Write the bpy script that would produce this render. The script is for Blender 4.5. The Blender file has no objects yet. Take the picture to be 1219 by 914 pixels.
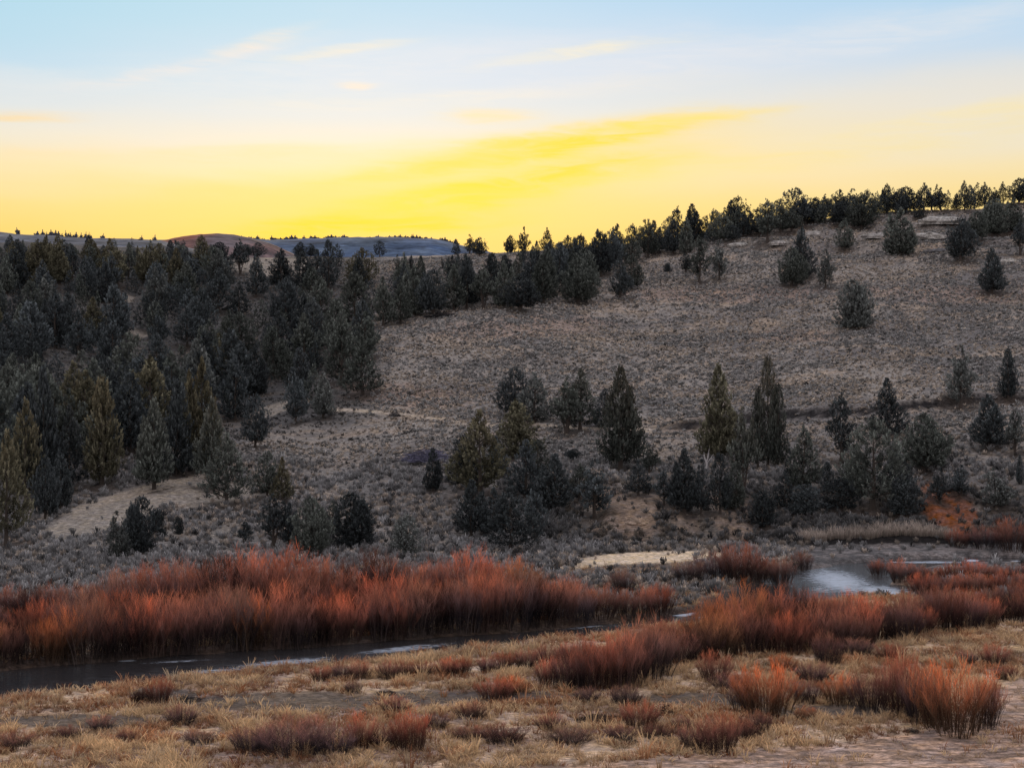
import bpy, math, random
import numpy as np

rng = np.random.default_rng(11)
random.seed(11)
scene = bpy.context.scene
COL = scene.collection

# ------------------------------------------------------------------ camera model
H, F, CX, CY = 17.0, 1876.0, 609.5, 457.0     # eye height above the flood plain, focal length in photo pixels


def px_of(X, Y):
    return CX + F * X / np.maximum(Y, 1.0)


def py_of(Y, Z):
    return CY + F * (H - Z) / np.maximum(Y, 1.0)


# ------------------------------------------------------------------ noise helpers
def _hash(ix, iy, seed):
    h = (ix.astype(np.int64) * 374761393 + iy.astype(np.int64) * 668265263 + seed * 1442695041) & 0xFFFFFFFF
    h = ((h ^ (h >> 13)) * 1274126177) & 0xFFFFFFFF
    h = h ^ (h >> 16)
    return (h & 0xFFFFFF) / float(0xFFFFFF)


def vnoise(x, y, seed=0):
    x = np.asarray(x, float)
    y = np.asarray(y, float)
    ix, iy = np.floor(x), np.floor(y)
    fx, fy = x - ix, y - iy
    fx = fx * fx * (3 - 2 * fx)
    fy = fy * fy * (3 - 2 * fy)
    a = _hash(ix, iy, seed)
    b = _hash(ix + 1, iy, seed)
    c = _hash(ix, iy + 1, seed)
    d = _hash(ix + 1, iy + 1, seed)
    return (a * (1 - fx) + b * fx) * (1 - fy) + (c * (1 - fx) + d * fx) * fy


def fbm(x, y, seed=0, octv=4):
    s, a, t = 0.0, 1.0, 0.0
    for i in range(octv):
        s = s + a * vnoise(x * 2 ** i, y * 2 ** i, seed + 17 * i)
        t += a
        a *= 0.5
    return s / t


def sstep(x, a, b):
    t = np.clip((x - a) / (b - a), 0, 1)
    return t * t * (3 - 2 * t)


# ------------------------------------------------------------------ terrain profiles: (distance, photo row) per column
PROF = {
    -260: [(150, 669), (165, 645), (180, 612), (200, 575), (220, 530), (250, 480), (300, 425), (340, 380), (380, 340), (420, 305), (455, 285), (520, 288)],
    0:    [(150, 669), (165, 640), (180, 606), (200, 562), (220, 520), (250, 475), (300, 420), (340, 380), (380, 340), (420, 307), (455, 288), (520, 292)],
    150:  [(150, 667), (165, 630), (180, 594), (200, 550), (220, 515), (250, 473), (300, 421), (340, 385), (380, 345), (420, 311), (455, 293), (520, 298)],
    300:  [(150, 668), (165, 636), (180, 602), (200, 560), (220, 523), (250, 487), (280, 462), (310, 428), (340, 395), (380, 355), (420, 325), (460, 305), (540, 312)],
    450:  [(150, 669), (165, 640), (180, 606), (200, 560), (220, 520), (250, 465), (275, 425), (300, 398), (340, 376), (380, 345), (420, 320), (460, 307), (540, 318)],
    600:  [(152, 667), (165, 645), (180, 612), (200, 562), (220, 515), (260, 455), (290, 402), (312, 371), (340, 350), (380, 325), (420, 306), (450, 302), (540, 318)],
    750:  [(156, 660), (163, 645), (167, 622), (172, 600), (185, 578), (200, 556), (220, 515), (260, 460), (300, 408), (340, 355), (370, 325), (400, 301), (430, 292), (540, 310)],
    900:  [(156, 660), (166, 646), (172, 618), (180, 592), (200, 552), (220, 510), (260, 455), (300, 400), (340, 345), (370, 305), (400, 280), (428, 270), (540, 296)],
    1050: [(152, 667), (162, 652), (163.5, 638), (174, 624), (180, 598), (190, 572), (205, 532), (222, 498), (260, 440), (300, 385), (340, 328), (370, 288), (400, 266), (430, 256), (540, 280)],
    1219: [(152, 667), (162, 652), (163.5, 638), (174, 624), (180, 598), (190, 570), (205, 526), (222, 490), (260, 430), (300, 370), (340, 320), (370, 285), (400, 258), (440, 246), (540, 262)],
    1480: [(152, 667), (162, 652), (163.5, 638), (174, 624), (180, 598), (190, 568), (205, 522), (222, 482), (260, 420), (300, 360), (340, 312), (370, 277), (400, 250), (440, 236), (540, 250)],
}
YG = np.arange(40, 1001, 1.0)
UG = np.arange(-1400, 2621, 10.0)


def _gauss(a, s, axis):
    n = int(3 * s) + 1
    k = np.exp(-0.5 * (np.arange(-n, n + 1) / s) ** 2)
    k /= k.sum()
    pad = [(0, 0), (0, 0)]
    pad[axis] = (n, n)
    ap = np.pad(a, pad, mode='edge')
    return np.apply_along_axis(lambda v: np.convolve(v, k, 'valid'), axis, ap)


_keys = sorted(PROF)
_zc = []
for k in _keys:
    ys = [40, 142] + [p[0] for p in PROF[k]] + [900, 1000]
    zs = [0, 0] + [H - (p[1] - CY) / F * p[0] for p in PROF[k]] + [44, 44]
    _zc.append(np.interp(YG, ys, zs))
_zc = np.array(_zc)
ZG = np.empty((len(UG), len(YG)))
for j in range(len(YG)):
    ZG[:, j] = np.interp(UG, _keys, _zc[:, j])
ZG = _gauss(ZG, 3.0, 0)
_soft = _gauss(ZG, 6.0, 1)
_sharp = _gauss(ZG, 1.2, 1)
_w = sstep(YG, 172, 215)[None, :]
ZG = _sharp * (1 - _w) + _soft * _w


def bilin(X, Y):
    u = np.clip(px_of(X, Y), UG[0], UG[-1] - 1e-3)
    fu = (u - UG[0]) / 10.0
    fy = np.clip(Y, YG[0], YG[-1] - 1e-3) - YG[0]
    iu, iy = fu.astype(int), fy.astype(int)
    tu, ty = fu - iu, fy - iy
    iu2, iy2 = np.minimum(iu + 1, len(UG) - 1), np.minimum(iy + 1, len(YG) - 1)
    return (ZG[iu, iy] * (1 - tu) + ZG[iu2, iy] * tu) * (1 - ty) + (ZG[iu, iy2] * (1 - tu) + ZG[iu2, iy2] * tu) * ty


# river centre line: photo column, far bank row, near bank row
def plain(px, py, z=0.0):
    Y = (H - z) * F / (py - CY)
    return (px - CX) / F * Y, Y


_riv = []
for px, fa, ne in [(-420, 838, 882), (-260, 822, 860), (-150, 812, 852), (0, 798, 836), (110, 788, 824), (200, 780, 814), (300, 774, 804), (400, 768, 793), (480, 763, 783),
                   (560, 757, 774), (650, 750, 764), (750, 741, 753), (800, 735, 745), (850, 728, 738), (900, 719, 731)]:
    x1, y1 = plain(px, fa, -.45)
    x2, y2 = plain(px, ne, -.45)
    _riv.append(((x1 + x2) / 2, (y1 + y2) / 2, abs(y1 - y2) / 2))
for px, py, hw in [(940, 714, 4.2), (968, 703, 5.2), (985, 693, 5.8), (1005, 683, 5.0), (1060, 673, 4.0), (1130, 667.5, 3.4), (1219, 667, 3.2), (1340, 665, 3.2), (1600, 663, 3.2)]:
    x, y = plain(px, py, -.45)
    _riv.append((x, y, hw))
_riv = np.array(_riv)
_t = np.arange(len(_riv))
_tt = np.linspace(0, len(_riv) - 1, 110)
RIV = _gauss(np.stack([np.interp(_tt, _t, _riv[:, i]) for i in range(3)], 0), 2.0, 1).T
_pool = [plain(1040, 702, -.45) + (5.0,), plain(1062, 706, -.45) + (3.8,)]


def river_sd(X, Y):
    X = np.asarray(X, float)
    Y = np.asarray(Y, float)
    out = np.full(X.shape, 1e3)
    for a, b in zip(RIV[:-1], RIV[1:]):
        d = b[:2] - a[:2]
        L = max(d @ d, 1e-9)
        t = np.clip(((X - a[0]) * d[0] + (Y - a[1]) * d[1]) / L, 0, 1)
        dist = np.hypot(X - a[0] - t * d[0], Y - a[1] - t * d[1]) - (a[2] + (b[2] - a[2]) * t)
        out = np.minimum(out, dist)
    for px, py, r in _pool:
        out = np.minimum(out, np.hypot(X - px, Y - py) - r)
    return out + (fbm(X / 2.5, Y / 2.5, 91, 3) - .5) * 1.5


TRK_PX = [560, 620, 700, 760, 800, 840, 880, 940, 1000, 1050, 1090, 1130, 1160, 1219, 1300]
TRK_PY = [506, 505, 509, 512, 511, 509, 504, 498, 495, 491, 487, 483, 480, 478, 474]
_trkY = None


def height(X, Y, trk=True):
    X = np.asarray(X, float)
    Y = np.asarray(Y, float)
    z = bilin(X, Y)
    z = np.where(Y < 40, 0.0, z)
    hill = sstep(Y, 158, 200)
    z = z + hill * ((fbm(X / 26, Y / 26, 3, 4) - .5) * 3.0 + (fbm(X / 5, Y / 5, 5, 3) - .5) * 0.8)
    px = px_of(X, Y)
    # gullies running down the eroded bank
    bankm = sstep(Y, 160, 168) * (1 - sstep(Y, 185, 205)) * sstep(px, 640, 700)
    z = z + bankm * (np.abs(fbm(X / 4.5, Y / 30, 23, 3) - .5) * -3.4 + .55)
    z = z + (1 - hill) * ((fbm(X / 9, Y / 9, 7, 3) - .5) * .42 + (fbm(X / 1.6, Y / 1.6, 9, 3) - .5) * .22) * sstep(Y, 20, 60)
    # rocky ledges near the right-hand summit
    led = sstep(px, 830, 900) * sstep(Y, 350, 375) * (1 - sstep(Y, 430, 450))
    q = z / 3.2 + (fbm(X / 30, Y / 30, 31, 2) - .5) * 1.5
    z = z + led * (sstep(q - np.floor(q), .35, .65) - (q - np.floor(q))) * 2.2
    if trk and _trkY is not None:
        Yt = np.interp(px, TRK_PX, _trkY)
        d = Y - Yt
        m = sstep(px, 770, 830)
        z = z + m * (1.5 * sstep(d, -.2, 1.6) * np.exp(-np.maximum(d, 0) / 7) - .25 * np.exp(-((d + 1.5) / 1.2) ** 2))
    z = z + 15.3 * (1 - sstep(Y, 2, 44))
    near = (Y < 200) & (Y > 55)
    if near.any():
        sd = np.full(z.shape, 50.0)
        sd[near] = river_sd(X[near], Y[near])
        z = -1.1 + (z + 1.1) * sstep(sd, -1.2, .75)
    return z


_YR = np.concatenate([np.arange(58, 200, .25), np.arange(200, 560, .5)])


def ground_at(px, py):
    """the point where the line of sight through a photo pixel meets the ground"""
    X = (px - CX) / F * _YR
    h = height(X, _YR)
    ray = H - (py - CY) / F * _YR
    d = ray - h
    hit = np.nonzero(d <= 0)[0]
    i = hit[0] if len(hit) else int(np.argmin(d[:int(len(d) * .86)]))
    return float(X[i]), float(_YR[i]), float(h[i])


_trkY = np.array([ground_at(a, b)[1] for a, b in zip(TRK_PX, TRK_PY)])


# ------------------------------------------------------------------ mesh and material helpers
def make_mesh(name, V, Q, C=None, mat=None, smooth=False):
    V = np.ascontiguousarray(V, np.float32)
    Q = np.ascontiguousarray(Q, np.int32)
    n = Q.shape[1]
    me = bpy.data.meshes.new(name)
    me.vertices.add(len(V))
    me.vertices.foreach_set('co', V.ravel())
    me.loops.add(Q.size)
    me.loops.foreach_set('vertex_index', Q.ravel())
    me.polygons.add(len(Q))
    me.polygons.foreach_set('loop_start', np.arange(0, Q.size, n, dtype=np.int32))
    me.update(calc_edges=True)
    if C is not None:
        C = np.asarray(C, np.float32)
        if C.shape[1] == 3:
            C = np.concatenate([C, np.ones((len(C), 1), np.float32)], 1)
        at = me.color_attributes.new('Col', 'FLOAT_COLOR', 'POINT')
        at.data.foreach_set('color', np.ascontiguousarray(C).ravel())
    if smooth:
        me.polygons.foreach_set('use_smooth', np.ones(len(Q), bool))
    if mat:
        me.materials.append(mat)
    return me


def obj(name, me, parent=None, loc=None):
    o = bpy.data.objects.new(name, me)
    COL.objects.link(o)
    if parent:
        o.parent = parent
    if loc is not None:
        o.location = loc
    return o


def tag(o, label=None, cat=None, group=None, kind=None):
    if label:
        o['label'] = label
    if cat:
        o['category'] = cat
    if group:
        o['group'] = group
    if kind:
        o['kind'] = kind
    return o


def new_mat(name):
    m = bpy.data.materials.new(name)
    m.use_nodes = True
    nt = m.node_tree
    nt.nodes.clear()
    out = nt.nodes.new('ShaderNodeOutputMaterial')
    return m, nt, out


def node(nt, typ, **kw):
    n = nt.nodes.new(typ)
    for k, v in kw.items():
        if k.startswith('in_'):
            key = k[3:]
            n.inputs[int(key) if key.isdigit() else key].default_value = v
        else:
            setattr(n, k, v)
    return n


def mth(nt, op, a, b=None, c=None):
    n = nt.nodes.new('ShaderNodeMath')
    n.operation = op
    for i, v in enumerate((a, b, c)):
        if v is None:
            continue
        if isinstance(v, (int, float)):
            n.inputs[i].default_value = v
        else:
            nt.links.new(v, n.inputs[i])
    return n.outputs[0]


def mixc(nt, fac, a, b, blend='MIX'):
    n = nt.nodes.new('ShaderNodeMix')
    n.data_type = 'RGBA'
    n.blend_type = blend
    for s, v in ((n.inputs[0], fac), (n.inputs[6], a), (n.inputs[7], b)):
        if isinstance(v, (int, float)):
            s.default_value = v
        elif isinstance(v, tuple):
            s.default_value = v if len(v) == 4 else v + (1,)
        else:
            nt.links.new(v, s)
    return n.outputs[2]


def foliage_mat(name, warm=(.30, .15, .03), transl=.0, gain=1.0, noise_amt=.35, noise_scale=1.3):
    """leaf or twig material: vertex colour x object tint, warmed towards the tips by the object's own alpha"""
    m, nt, out = new_mat(name)
    at = node(nt, 'ShaderNodeVertexColor', layer_name='Col')
    oi = node(nt, 'ShaderNodeObjectInfo')
    c = mixc(nt, 1.0, at.outputs['Color'], oi.outputs['Color'], 'MULTIPLY')
    w = mth(nt, 'MULTIPLY', at.outputs['Alpha'], oi.outputs['Alpha'])
    c = mixc(nt, w, c, warm)
    tc = node(nt, 'ShaderNodeTexCoord')
    nz = node(nt, 'ShaderNodeTexNoise', in_Scale=noise_scale, in_Detail=2.0)
    nt.links.new(tc.outputs['Object'], nz.inputs['Vector'])
    v = mth(nt, 'MULTIPLY_ADD', nz.outputs[0], noise_amt * 2 * gain, (1 - noise_amt) * gain)
    c = mixc(nt, 1.0, c, v, 'MULTIPLY')
    d = node(nt, 'ShaderNodeBsdfDiffuse', in_Roughness=.9)
    nt.links.new(c, d.inputs['Color'])
    if transl > 0:
        t = node(nt, 'ShaderNodeBsdfTranslucent')
        nt.links.new(c, t.inputs['Color'])
        mx = node(nt, 'ShaderNodeMixShader', in_0=transl)
        nt.links.new(d.outputs[0], mx.inputs[1])
        nt.links.new(t.outputs[0], mx.inputs[2])
        nt.links.new(mx.outputs[0], out.inputs[0])
    else:
        nt.links.new(d.outputs[0], out.inputs[0])
    return m


def ground_mat(name, scales=(1.7, 9.0), bump=.6):
    m, nt, out = new_mat(name)
    at = node(nt, 'ShaderNodeVertexColor', layer_name='Col')
    geo = node(nt, 'ShaderNodeNewGeometry')
    n1 = node(nt, 'ShaderNodeTexNoise', in_Scale=scales[0], in_Detail=5.0, in_Roughness=.65)
    n2 = node(nt, 'ShaderNodeTexNoise', in_Scale=scales[1], in_Detail=3.0)
    for n in (n1, n2):
        nt.links.new(geo.outputs['Position'], n.inputs['Vector'])
    v1 = mth(nt, 'MULTIPLY_ADD', n1.outputs[0], 2.2, -.1)
    v2 = mth(nt, 'MULTIPLY_ADD', n2.outputs[0], 1.0, .5)
    v = mth(nt, 'MULTIPLY', v1, v2)
    mpg = node(nt, 'ShaderNodeMapping')
    mpg.inputs['Scale'].default_value = (.55, 1.5, 1.0)
    nt.links.new(geo.outputs['Position'], mpg.inputs['Vector'])
    n3 = node(nt, 'ShaderNodeTexNoise', in_Scale=scales[1] * .42, in_Detail=5.0, in_Roughness=.75)
    nt.links.new(mpg.outputs[0], n3.inputs['Vector'])
    v = mth(nt, 'MULTIPLY', v, mth(nt, 'MAXIMUM', mth(nt, 'MULTIPLY_ADD', n3.outputs[0], 4.2, -1.05), .12))
    c = mixc(nt, 1.0, at.outputs['Color'], v, 'MULTIPLY')
    n4 = node(nt, 'ShaderNodeTexNoise', in_Scale=scales[1] * .09, in_Detail=3.0)
    nt.links.new(geo.outputs['Position'], n4.inputs['Vector'])
    hs = node(nt, 'ShaderNodeHueSaturation')
    nt.links.new(mth(nt, 'MULTIPLY_ADD', n4.outputs[0], .04, .475), hs.inputs['Hue'])
    nt.links.new(mth(nt, 'MULTIPLY_ADD', n4.outputs[0], 1.2, .4), hs.inputs['Saturation'])
    nt.links.new(c, hs.inputs['Color'])
    c = hs.outputs[0]
    d = node(nt, 'ShaderNodeBsdfPrincipled', in_Roughness=.95)
    d.inputs['Specular IOR Level'].default_value = .1
    nt.links.new(c, d.inputs['Base Color'])
    b = node(nt, 'ShaderNodeBump', in_Strength=bump, in_Distance=.35)
    nt.links.new(n1.outputs[0], b.inputs['Height'])
    nt.links.new(b.outputs[0], d.inputs['Normal'])
    nt.links.new(d.outputs[0], out.inputs[0])
    return m


MAT_GROUND = ground_mat('soil_and_dry_grass')
MAT_HILL = ground_mat('far_hill', (.02, .15), .3)
MAT_LEAF = foliage_mat('juniper_leaf', warm=(.21, .108, .03), transl=.1)
MAT_BARK = foliage_mat('juniper_bark')
MAT_TWIG = foliage_mat('willow_twig', transl=.25, noise_scale=1.0, noise_amt=.25)
MAT_STEM = foliage_mat('willow_stem')
MAT_GRASS = foliage_mat('dry_grass_blade', transl=.3, noise_scale=.2, noise_amt=.25)
MAT_SAGE = foliage_mat('sage_leaf', transl=.05, noise_scale=.1, noise_amt=.3)

# ------------------------------------------------------------------ the ground sheet
rows = np.concatenate([np.arange(-80, 58, 3.0), np.arange(58, 108, .25), np.arange(108, 176, .36), np.arange(176, 470, .7),
                       np.arange(470, 900, 9.0), np.geomspace(900, 12000, 26)])
NC = 540
s = np.linspace(-1, 1, NC)
s = .55 * s + .45 * s ** 3
Wd = np.where(rows < 0, 45, 45 + .5 * np.maximum(rows, 0))
GX = s[None, :] * Wd[:, None]
GY = np.repeat(rows[:, None], NC, 1)
GZ = height(GX.ravel(), GY.ravel()).reshape(GX.shape)
GPX = px_of(GX, GY)
GPY = py_of(GY, GZ)
n_big = fbm(GX / 14, GY / 14, 41, 4)
n_mid = fbm(GX / 3.0, GY / 3.0, 43, 3)
n_fine = fbm(GX / .9, GY / .9, 47, 2)


def C3(r, g, b):
    return np.array([r, g, b])


def lerp3(a, b, t):
    return a + (b - a) * t[..., None]


# hill: warm dry grass broken by grey-blue sage; plain: straw over dark earth
hillc = lerp3(C3(.245, .214, .19)[None, None], C3(.145, .13, .125)[None, None], sstep(n_big * .6 + n_mid * .4, .36, .62))
hillc = lerp3(hillc, C3(.30, .235, .18)[None, None], sstep(fbm(GX / 7, GY / 3.5, 53, 3), .56, .75) * .8)
low = sstep(GPY, 500, 560) * sstep(GY, 150, 165)
hillc = lerp3(hillc, C3(.145, .132, .125)[None, None], low * .5)
# the forest floor
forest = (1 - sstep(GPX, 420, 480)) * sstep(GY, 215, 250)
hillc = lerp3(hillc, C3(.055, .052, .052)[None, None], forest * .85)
plainc = lerp3(C3(.46, .33, .22)[None, None], C3(.24, .165, .13)[None, None], sstep(n_big * .5 + n_mid * .5, .42, .62))
_ci = np.argsort(px_of(RIV[:, 0], RIV[:, 1]))
_cp, _cy = px_of(RIV[:, 0], RIV[:, 1])[_ci], RIV[:, 1][_ci]
_sel = _cp < 935


def far_side(X, Y):
    p = px_of(X, Y)
    yc = np.interp(p, np.append(_cp[_sel], 960), np.append(_cy[_sel], 122))
    return sstep(Y - yc, 1, 6) * np.where(p < 960, 1, .55)


M_far = far_side(GX, GY)
plainc = lerp3(plainc, lerp3(C3(.115, .085, .07)[None, None], C3(.20, .155, .12)[None, None], sstep(n_mid, .5, .7)), M_far)
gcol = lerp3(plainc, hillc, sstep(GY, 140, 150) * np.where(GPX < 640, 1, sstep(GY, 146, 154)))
NZ = (n_mid - .5) * 30 + (n_fine - .5) * 14


def blob(px, py, rx, ry, rot=0.0, nz=1.0):
    """0..1 mask round the ground seen at a photo pixel"""
    dx, dy = GPX - px, GPY - py
    c, s_ = math.cos(rot), math.sin(rot)
    a, b = (dx * c + dy * s_) / rx, (-dx * s_ + dy * c) / ry
    r = np.sqrt(a * a + b * b) + (n_mid - .5) * .9 * nz + (n_fine - .5) * .3 * nz
    return (1 - sstep(r, .75, 1.1)) * (GY > 55)


def band(pts, half, soft=.6):
    xs, ys = zip(*pts)
    inside = (GPX > xs[0]) & (GPX < xs[-1]) & (GY > 55) & (GY < 480)
    d = np.abs(GPY - np.interp(GPX, xs, ys)) / half + (n_mid - .5) * 1.0
    return (1 - sstep(d, 1 - soft, 1 + soft)) * inside


sd = np.full(GX.shape, 60.0)
_m = (GY > 55) & (GY < 200)
sd[_m] = river_sd(GX[_m], GY[_m])
trk_edge = np.interp(GPX, [-200, 0, 400, 600, 780, 900, 1000, 1100, 1160, 1219, 1290, 1380, 1500], [960, 940, 922, 912, 898, 889, 882, 866, 838, 800, 800, 850, 920])
M_track = sstep(GPY + NZ * .35 - trk_edge, -3, 9) * (GY > 45) * (GY < 110)
ruts = fbm(GX / 1.2 + GY * .25, GY / .35 + GX * .12, 61, 3)
trackc = lerp3(C3(.42, .285, .21)[None, None], C3(.22, .155, .12)[None, None], sstep(ruts, .42, .6))
M_path = np.maximum(band([(385, 487), (430, 489), (480, 493), (530, 500), (570, 506), (640, 505), (700, 510), (780, 512)], 1.9) * .9,
                    band([(30, 622), (90, 607), (150, 588), (210, 574), (275, 556)], 5) * .5)
M_sand = np.maximum(blob(770, 664, 94, 7.5, -.05, .5), blob(700, 672, 55, 4, -.1, .6) * .7)
M_gravel = (1 - sstep(sd, 8.0, 11.0)) * sstep(GPX, 925, 965) * sstep(GY, 138, 142) * (1 - sstep(GY, 161.6, 162.6)) * (sd > -3)
M_cut = sstep(GPX, 940, 970) * sstep(GY, 161.8, 162.4) * (1 - sstep(GY, 164.0, 164.8))
M_red = np.maximum(blob(1134, 608, 38, 24, .35, .7), blob(1112, 585, 22, 10, .5, .8) * .75)
M_tan = np.maximum.reduce([blob(735, 608, 52, 26, .5, .9), blob(775, 600, 40, 13, .2, .9) * .9, blob(872, 612, 30, 26, .8, .9) * .8, blob(815, 620, 26, 14, .7, .9) * .6, blob(1050, 612, 45, 8, .2, .9) * .6,
                           blob(585, 595, 10, 14, 0, .6) * .8, blob(300, 606, 30, 8, 0, .8) * .5, blob(80, 483, 42, 13, .4, .7) * .9, blob(22, 466, 16, 14, 0, .7), blob(16, 646, 32, 7, 0, .8) * .8])
M_bare = np.maximum.reduce([blob(155, 398, 26, 7, 0, .8), blob(145, 355, 16, 5, 0, .8), blob(292, 455, 13, 20, -.4, .8), blob(330, 487, 45, 7, -.3, .8), blob(322, 318, 62, 13, 0, .6),
                            blob(440, 404, 22, 9, 0, .7), blob(205, 345, 9, 6), blob(150, 604, 120, 20, -.34, .5), blob(255, 590, 60, 16, -.2, .6), blob(60, 655, 90, 10, -.1, .8) * .5, blob(240, 630, 70, 12, 0, .9) * .5])
M_bank = sstep(GPX + NZ, 560, 680) * sstep(GPY + NZ * .6, 560, 600) * (1 - sstep(GPY + NZ * .3, 640, 655)) * (GY > 150) * (GY < 215)
M_brown = np.maximum.reduce([blob(480, 470, 80, 14, .1, .9), blob(620, 390, 110, 14, -.05, .9), blob(870, 350, 130, 12, .0, .9), blob(1130, 350, 110, 12, .05, .9), blob(940, 400, 60, 8, 0, .9)])
M_dark = np.maximum.reduce([blob(110, 858, 120, 9, 0, .8), blob(330, 836, 140, 12, 0, .9), blob(560, 830, 120, 9, 0, .9), blob(200, 826, 50, 8, 0, .9), blob(840, 832, 90, 8, 0, .9), blob(1000, 846, 110, 7, 0, .9)])
trk_d = GY - np.interp(GPX, TRK_PX, _trkY)
M_track_shade = sstep(GPX, 770, 820) * sstep(trk_d, -.5, 0) * (1 - sstep(trk_d + (n_mid - .5) * .7, .75, 1.2))
M_mud = (1 - sstep(sd, .3, 1.3)) * (1 - sstep(GPX, 900, 960))

gcol = lerp3(gcol, C3(.27, .18, .135)[None, None], M_brown * .45)
gcol = lerp3(gcol, lerp3(C3(.055, .05, .048)[None, None], C3(.15, .125, .105)[None, None], sstep(n_mid, .45, .7)), M_bank * .85)
gcol = lerp3(gcol, C3(.27, .23, .19)[None, None], M_bare * .8)
gcol = lerp3(gcol, C3(.215, .155, .115)[None, None], M_tan * .8)
gcol = lerp3(gcol, C3(.19, .068, .028)[None, None], M_red * .85)
gcol = lerp3(gcol, C3(.62, .48, .33)[None, None], M_sand * .95)
gcol = lerp3(gcol, C3(.38, .31, .24)[None, None], M_path)
gcol = lerp3(gcol, C3(.06, .05, .046)[None, None], M_dark * .85)
gcol = lerp3(gcol, C3(.022, .02, .021)[None, None], M_track_shade)  # shadow line of the track cut, put into the ground colour
gcol = lerp3(gcol, lerp3(C3(.155, .135, .13)[None, None], C3(.085, .078, .078)[None, None], sstep(n_fine, .4, .6)), M_gravel)
gcol = lerp3(gcol, C3(.014, .012, .012)[None, None], M_cut)
gcol = lerp3(gcol, trackc, M_track)
gcol = lerp3(gcol, C3(.04, .03, .026)[None, None], M_mud * .9)

NR = len(rows)
idx = np.arange(NR * NC).reshape(NR, NC)
QUAD = np.stack([idx[:-1, :-1], idx[:-1, 1:], idx[1:, 1:], idx[1:, :-1]], -1)
GV = np.stack([GX, GY, GZ], -1)
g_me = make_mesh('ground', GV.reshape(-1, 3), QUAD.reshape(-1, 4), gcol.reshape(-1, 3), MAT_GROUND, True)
tag(obj('ground', g_me), kind='structure')


def patch(name, mask, thr=.5, lift=.015):
    """a thin sheet lying on the ground where the mask is set"""
    f = (mask[:-1, :-1] + mask[1:, 1:] + mask[1:, :-1] + mask[:-1, 1:]) / 4 > thr
    q = QUAD[f]
    if not len(q):
        return
    u, inv = np.unique(q.ravel(), return_inverse=True)
    V = GV.reshape(-1, 3)[u] + np.array([0, 0, lift])
    me = make_mesh(name, V, inv.reshape(-1, 4), gcol.reshape(-1, 3)[u], MAT_GROUND, True)
    return tag(obj(name, me), kind='structure')


patch('dirt_road', M_track)
patch('path', M_path, .35)
patch('sand', M_sand, .4)
patch('gravel', M_gravel, .5)

# ------------------------------------------------------------------ river
wy = np.arange(60, 172, .3)
wx = np.arange(-75, 95, .3)
WX, WY = np.meshgrid(wx, wy)
wsd = river_sd(WX, WY)
wq = np.arange(WX.size).reshape(WX.shape)
keep = wsd[:-1, :-1] < 1.8
wQ = np.stack([wq[:-1, :-1], wq[:-1, 1:], wq[1:, 1:], wq[1:, :-1]], -1)[keep]
wu, winv = np.unique(wQ.ravel(), return_inverse=True)
WVx, WVy = WX.ravel()[wu], WY.ravel()[wu]
wpx, wpy = px_of(WVx, WVy), py_of(WVy, np.full_like(WVy, -.45))


def wblob(px, py, rx, ry, rot=0.0):
    dx, dy = wpx - px, wpy - py
    c, s_ = math.cos(rot), math.sin(rot)
    return np.exp(-(((dx * c + dy * s_) / rx) ** 2 + ((-dx * s_ + dy * c) / ry) ** 2))


foam_sheen = np.maximum.reduce([wblob(210, 787, 70, 2.2, -.05) * .66, wblob(260, 798, 90, 6, -.08) * .62, wblob(340, 788, 100, 6, -.08) * .7, wblob(480, 772, 90, 6, -.1) * .68, wblob(150, 786, 22, 2) * .75,
                          wblob(700, 746, 60, 2, -.1) * .6, wblob(812, 728, 22, 7, 0) * 1.0, wblob(840, 735, 20, 4, 0) * .6, wblob(1156, 667, 12, 1.6) * 1.1, wblob(1212, 668, 12, 1.6) * 1.1,
                          wblob(1000, 692, 70, 22, .2) * .74, wblob(1050, 704, 60, 12, .1) * .76, wblob(150, 805, 60, 6) * .15, wblob(1110, 669, 110, 2.6) * .68, wblob(985, 700, 40, 14) * .6])
rip = np.maximum.reduce([wblob(1010, 694, 80, 24), wblob(330, 788, 190, 16, -.08) * .8, wblob(560, 765, 150, 9, -.1) * .8])
wc = np.stack([foam_sheen, rip, np.zeros_like(foam_sheen)], 1)  # foam together with pale sky sheen on the ripples, painted as colour
wm, nt, out = new_mat('river_water')
at = node(nt, 'ShaderNodeVertexColor', layer_name='Col')
sep = node(nt, 'ShaderNodeSeparateColor')
nt.links.new(at.outputs['Color'], sep.inputs[0])
geo = node(nt, 'ShaderNodeNewGeometry')
mp = node(nt, 'ShaderNodeMapping')
mp.inputs['Scale'].default_value = (.55, 1.6, 1)
nt.links.new(geo.outputs['Position'], mp.inputs['Vector'])
n1 = node(nt, 'ShaderNodeTexNoise', in_Scale=1.1, in_Detail=4.0, in_Roughness=.6)
n2 = node(nt, 'ShaderNodeTexNoise', in_Scale=2.2, in_Detail=8.0, in_Roughness=.72, in_Distortion=.8)
nt.links.new(mp.outputs[0], n1.inputs['Vector'])
nt.links.new(mp.outputs[0], n2.inputs['Vector'])
bst = mth(nt, 'MULTIPLY_ADD', sep.outputs[1], 1.3, .1)
bm_ = node(nt, 'ShaderNodeBump', in_Distance=.25)
nt.links.new(n1.outputs[0], bm_.inputs['Height'])
nt.links.new(bst, bm_.inputs['Strength'])
pr = node(nt, 'ShaderNodeBsdfPrincipled', in_Roughness=.07, in_IOR=1.33)
fo = mth(nt, 'SUBTRACT', mth(nt, 'ADD', n2.outputs[0], sep.outputs[0]), 1.0)
fo = node(nt, 'ShaderNodeMapRange')
nt.links.new(mth(nt, 'ADD', n2.outputs[0], sep.outputs[0]), fo.inputs[0])
fo.inputs[1].default_value, fo.inputs[2].default_value = .98, 1.25
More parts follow.
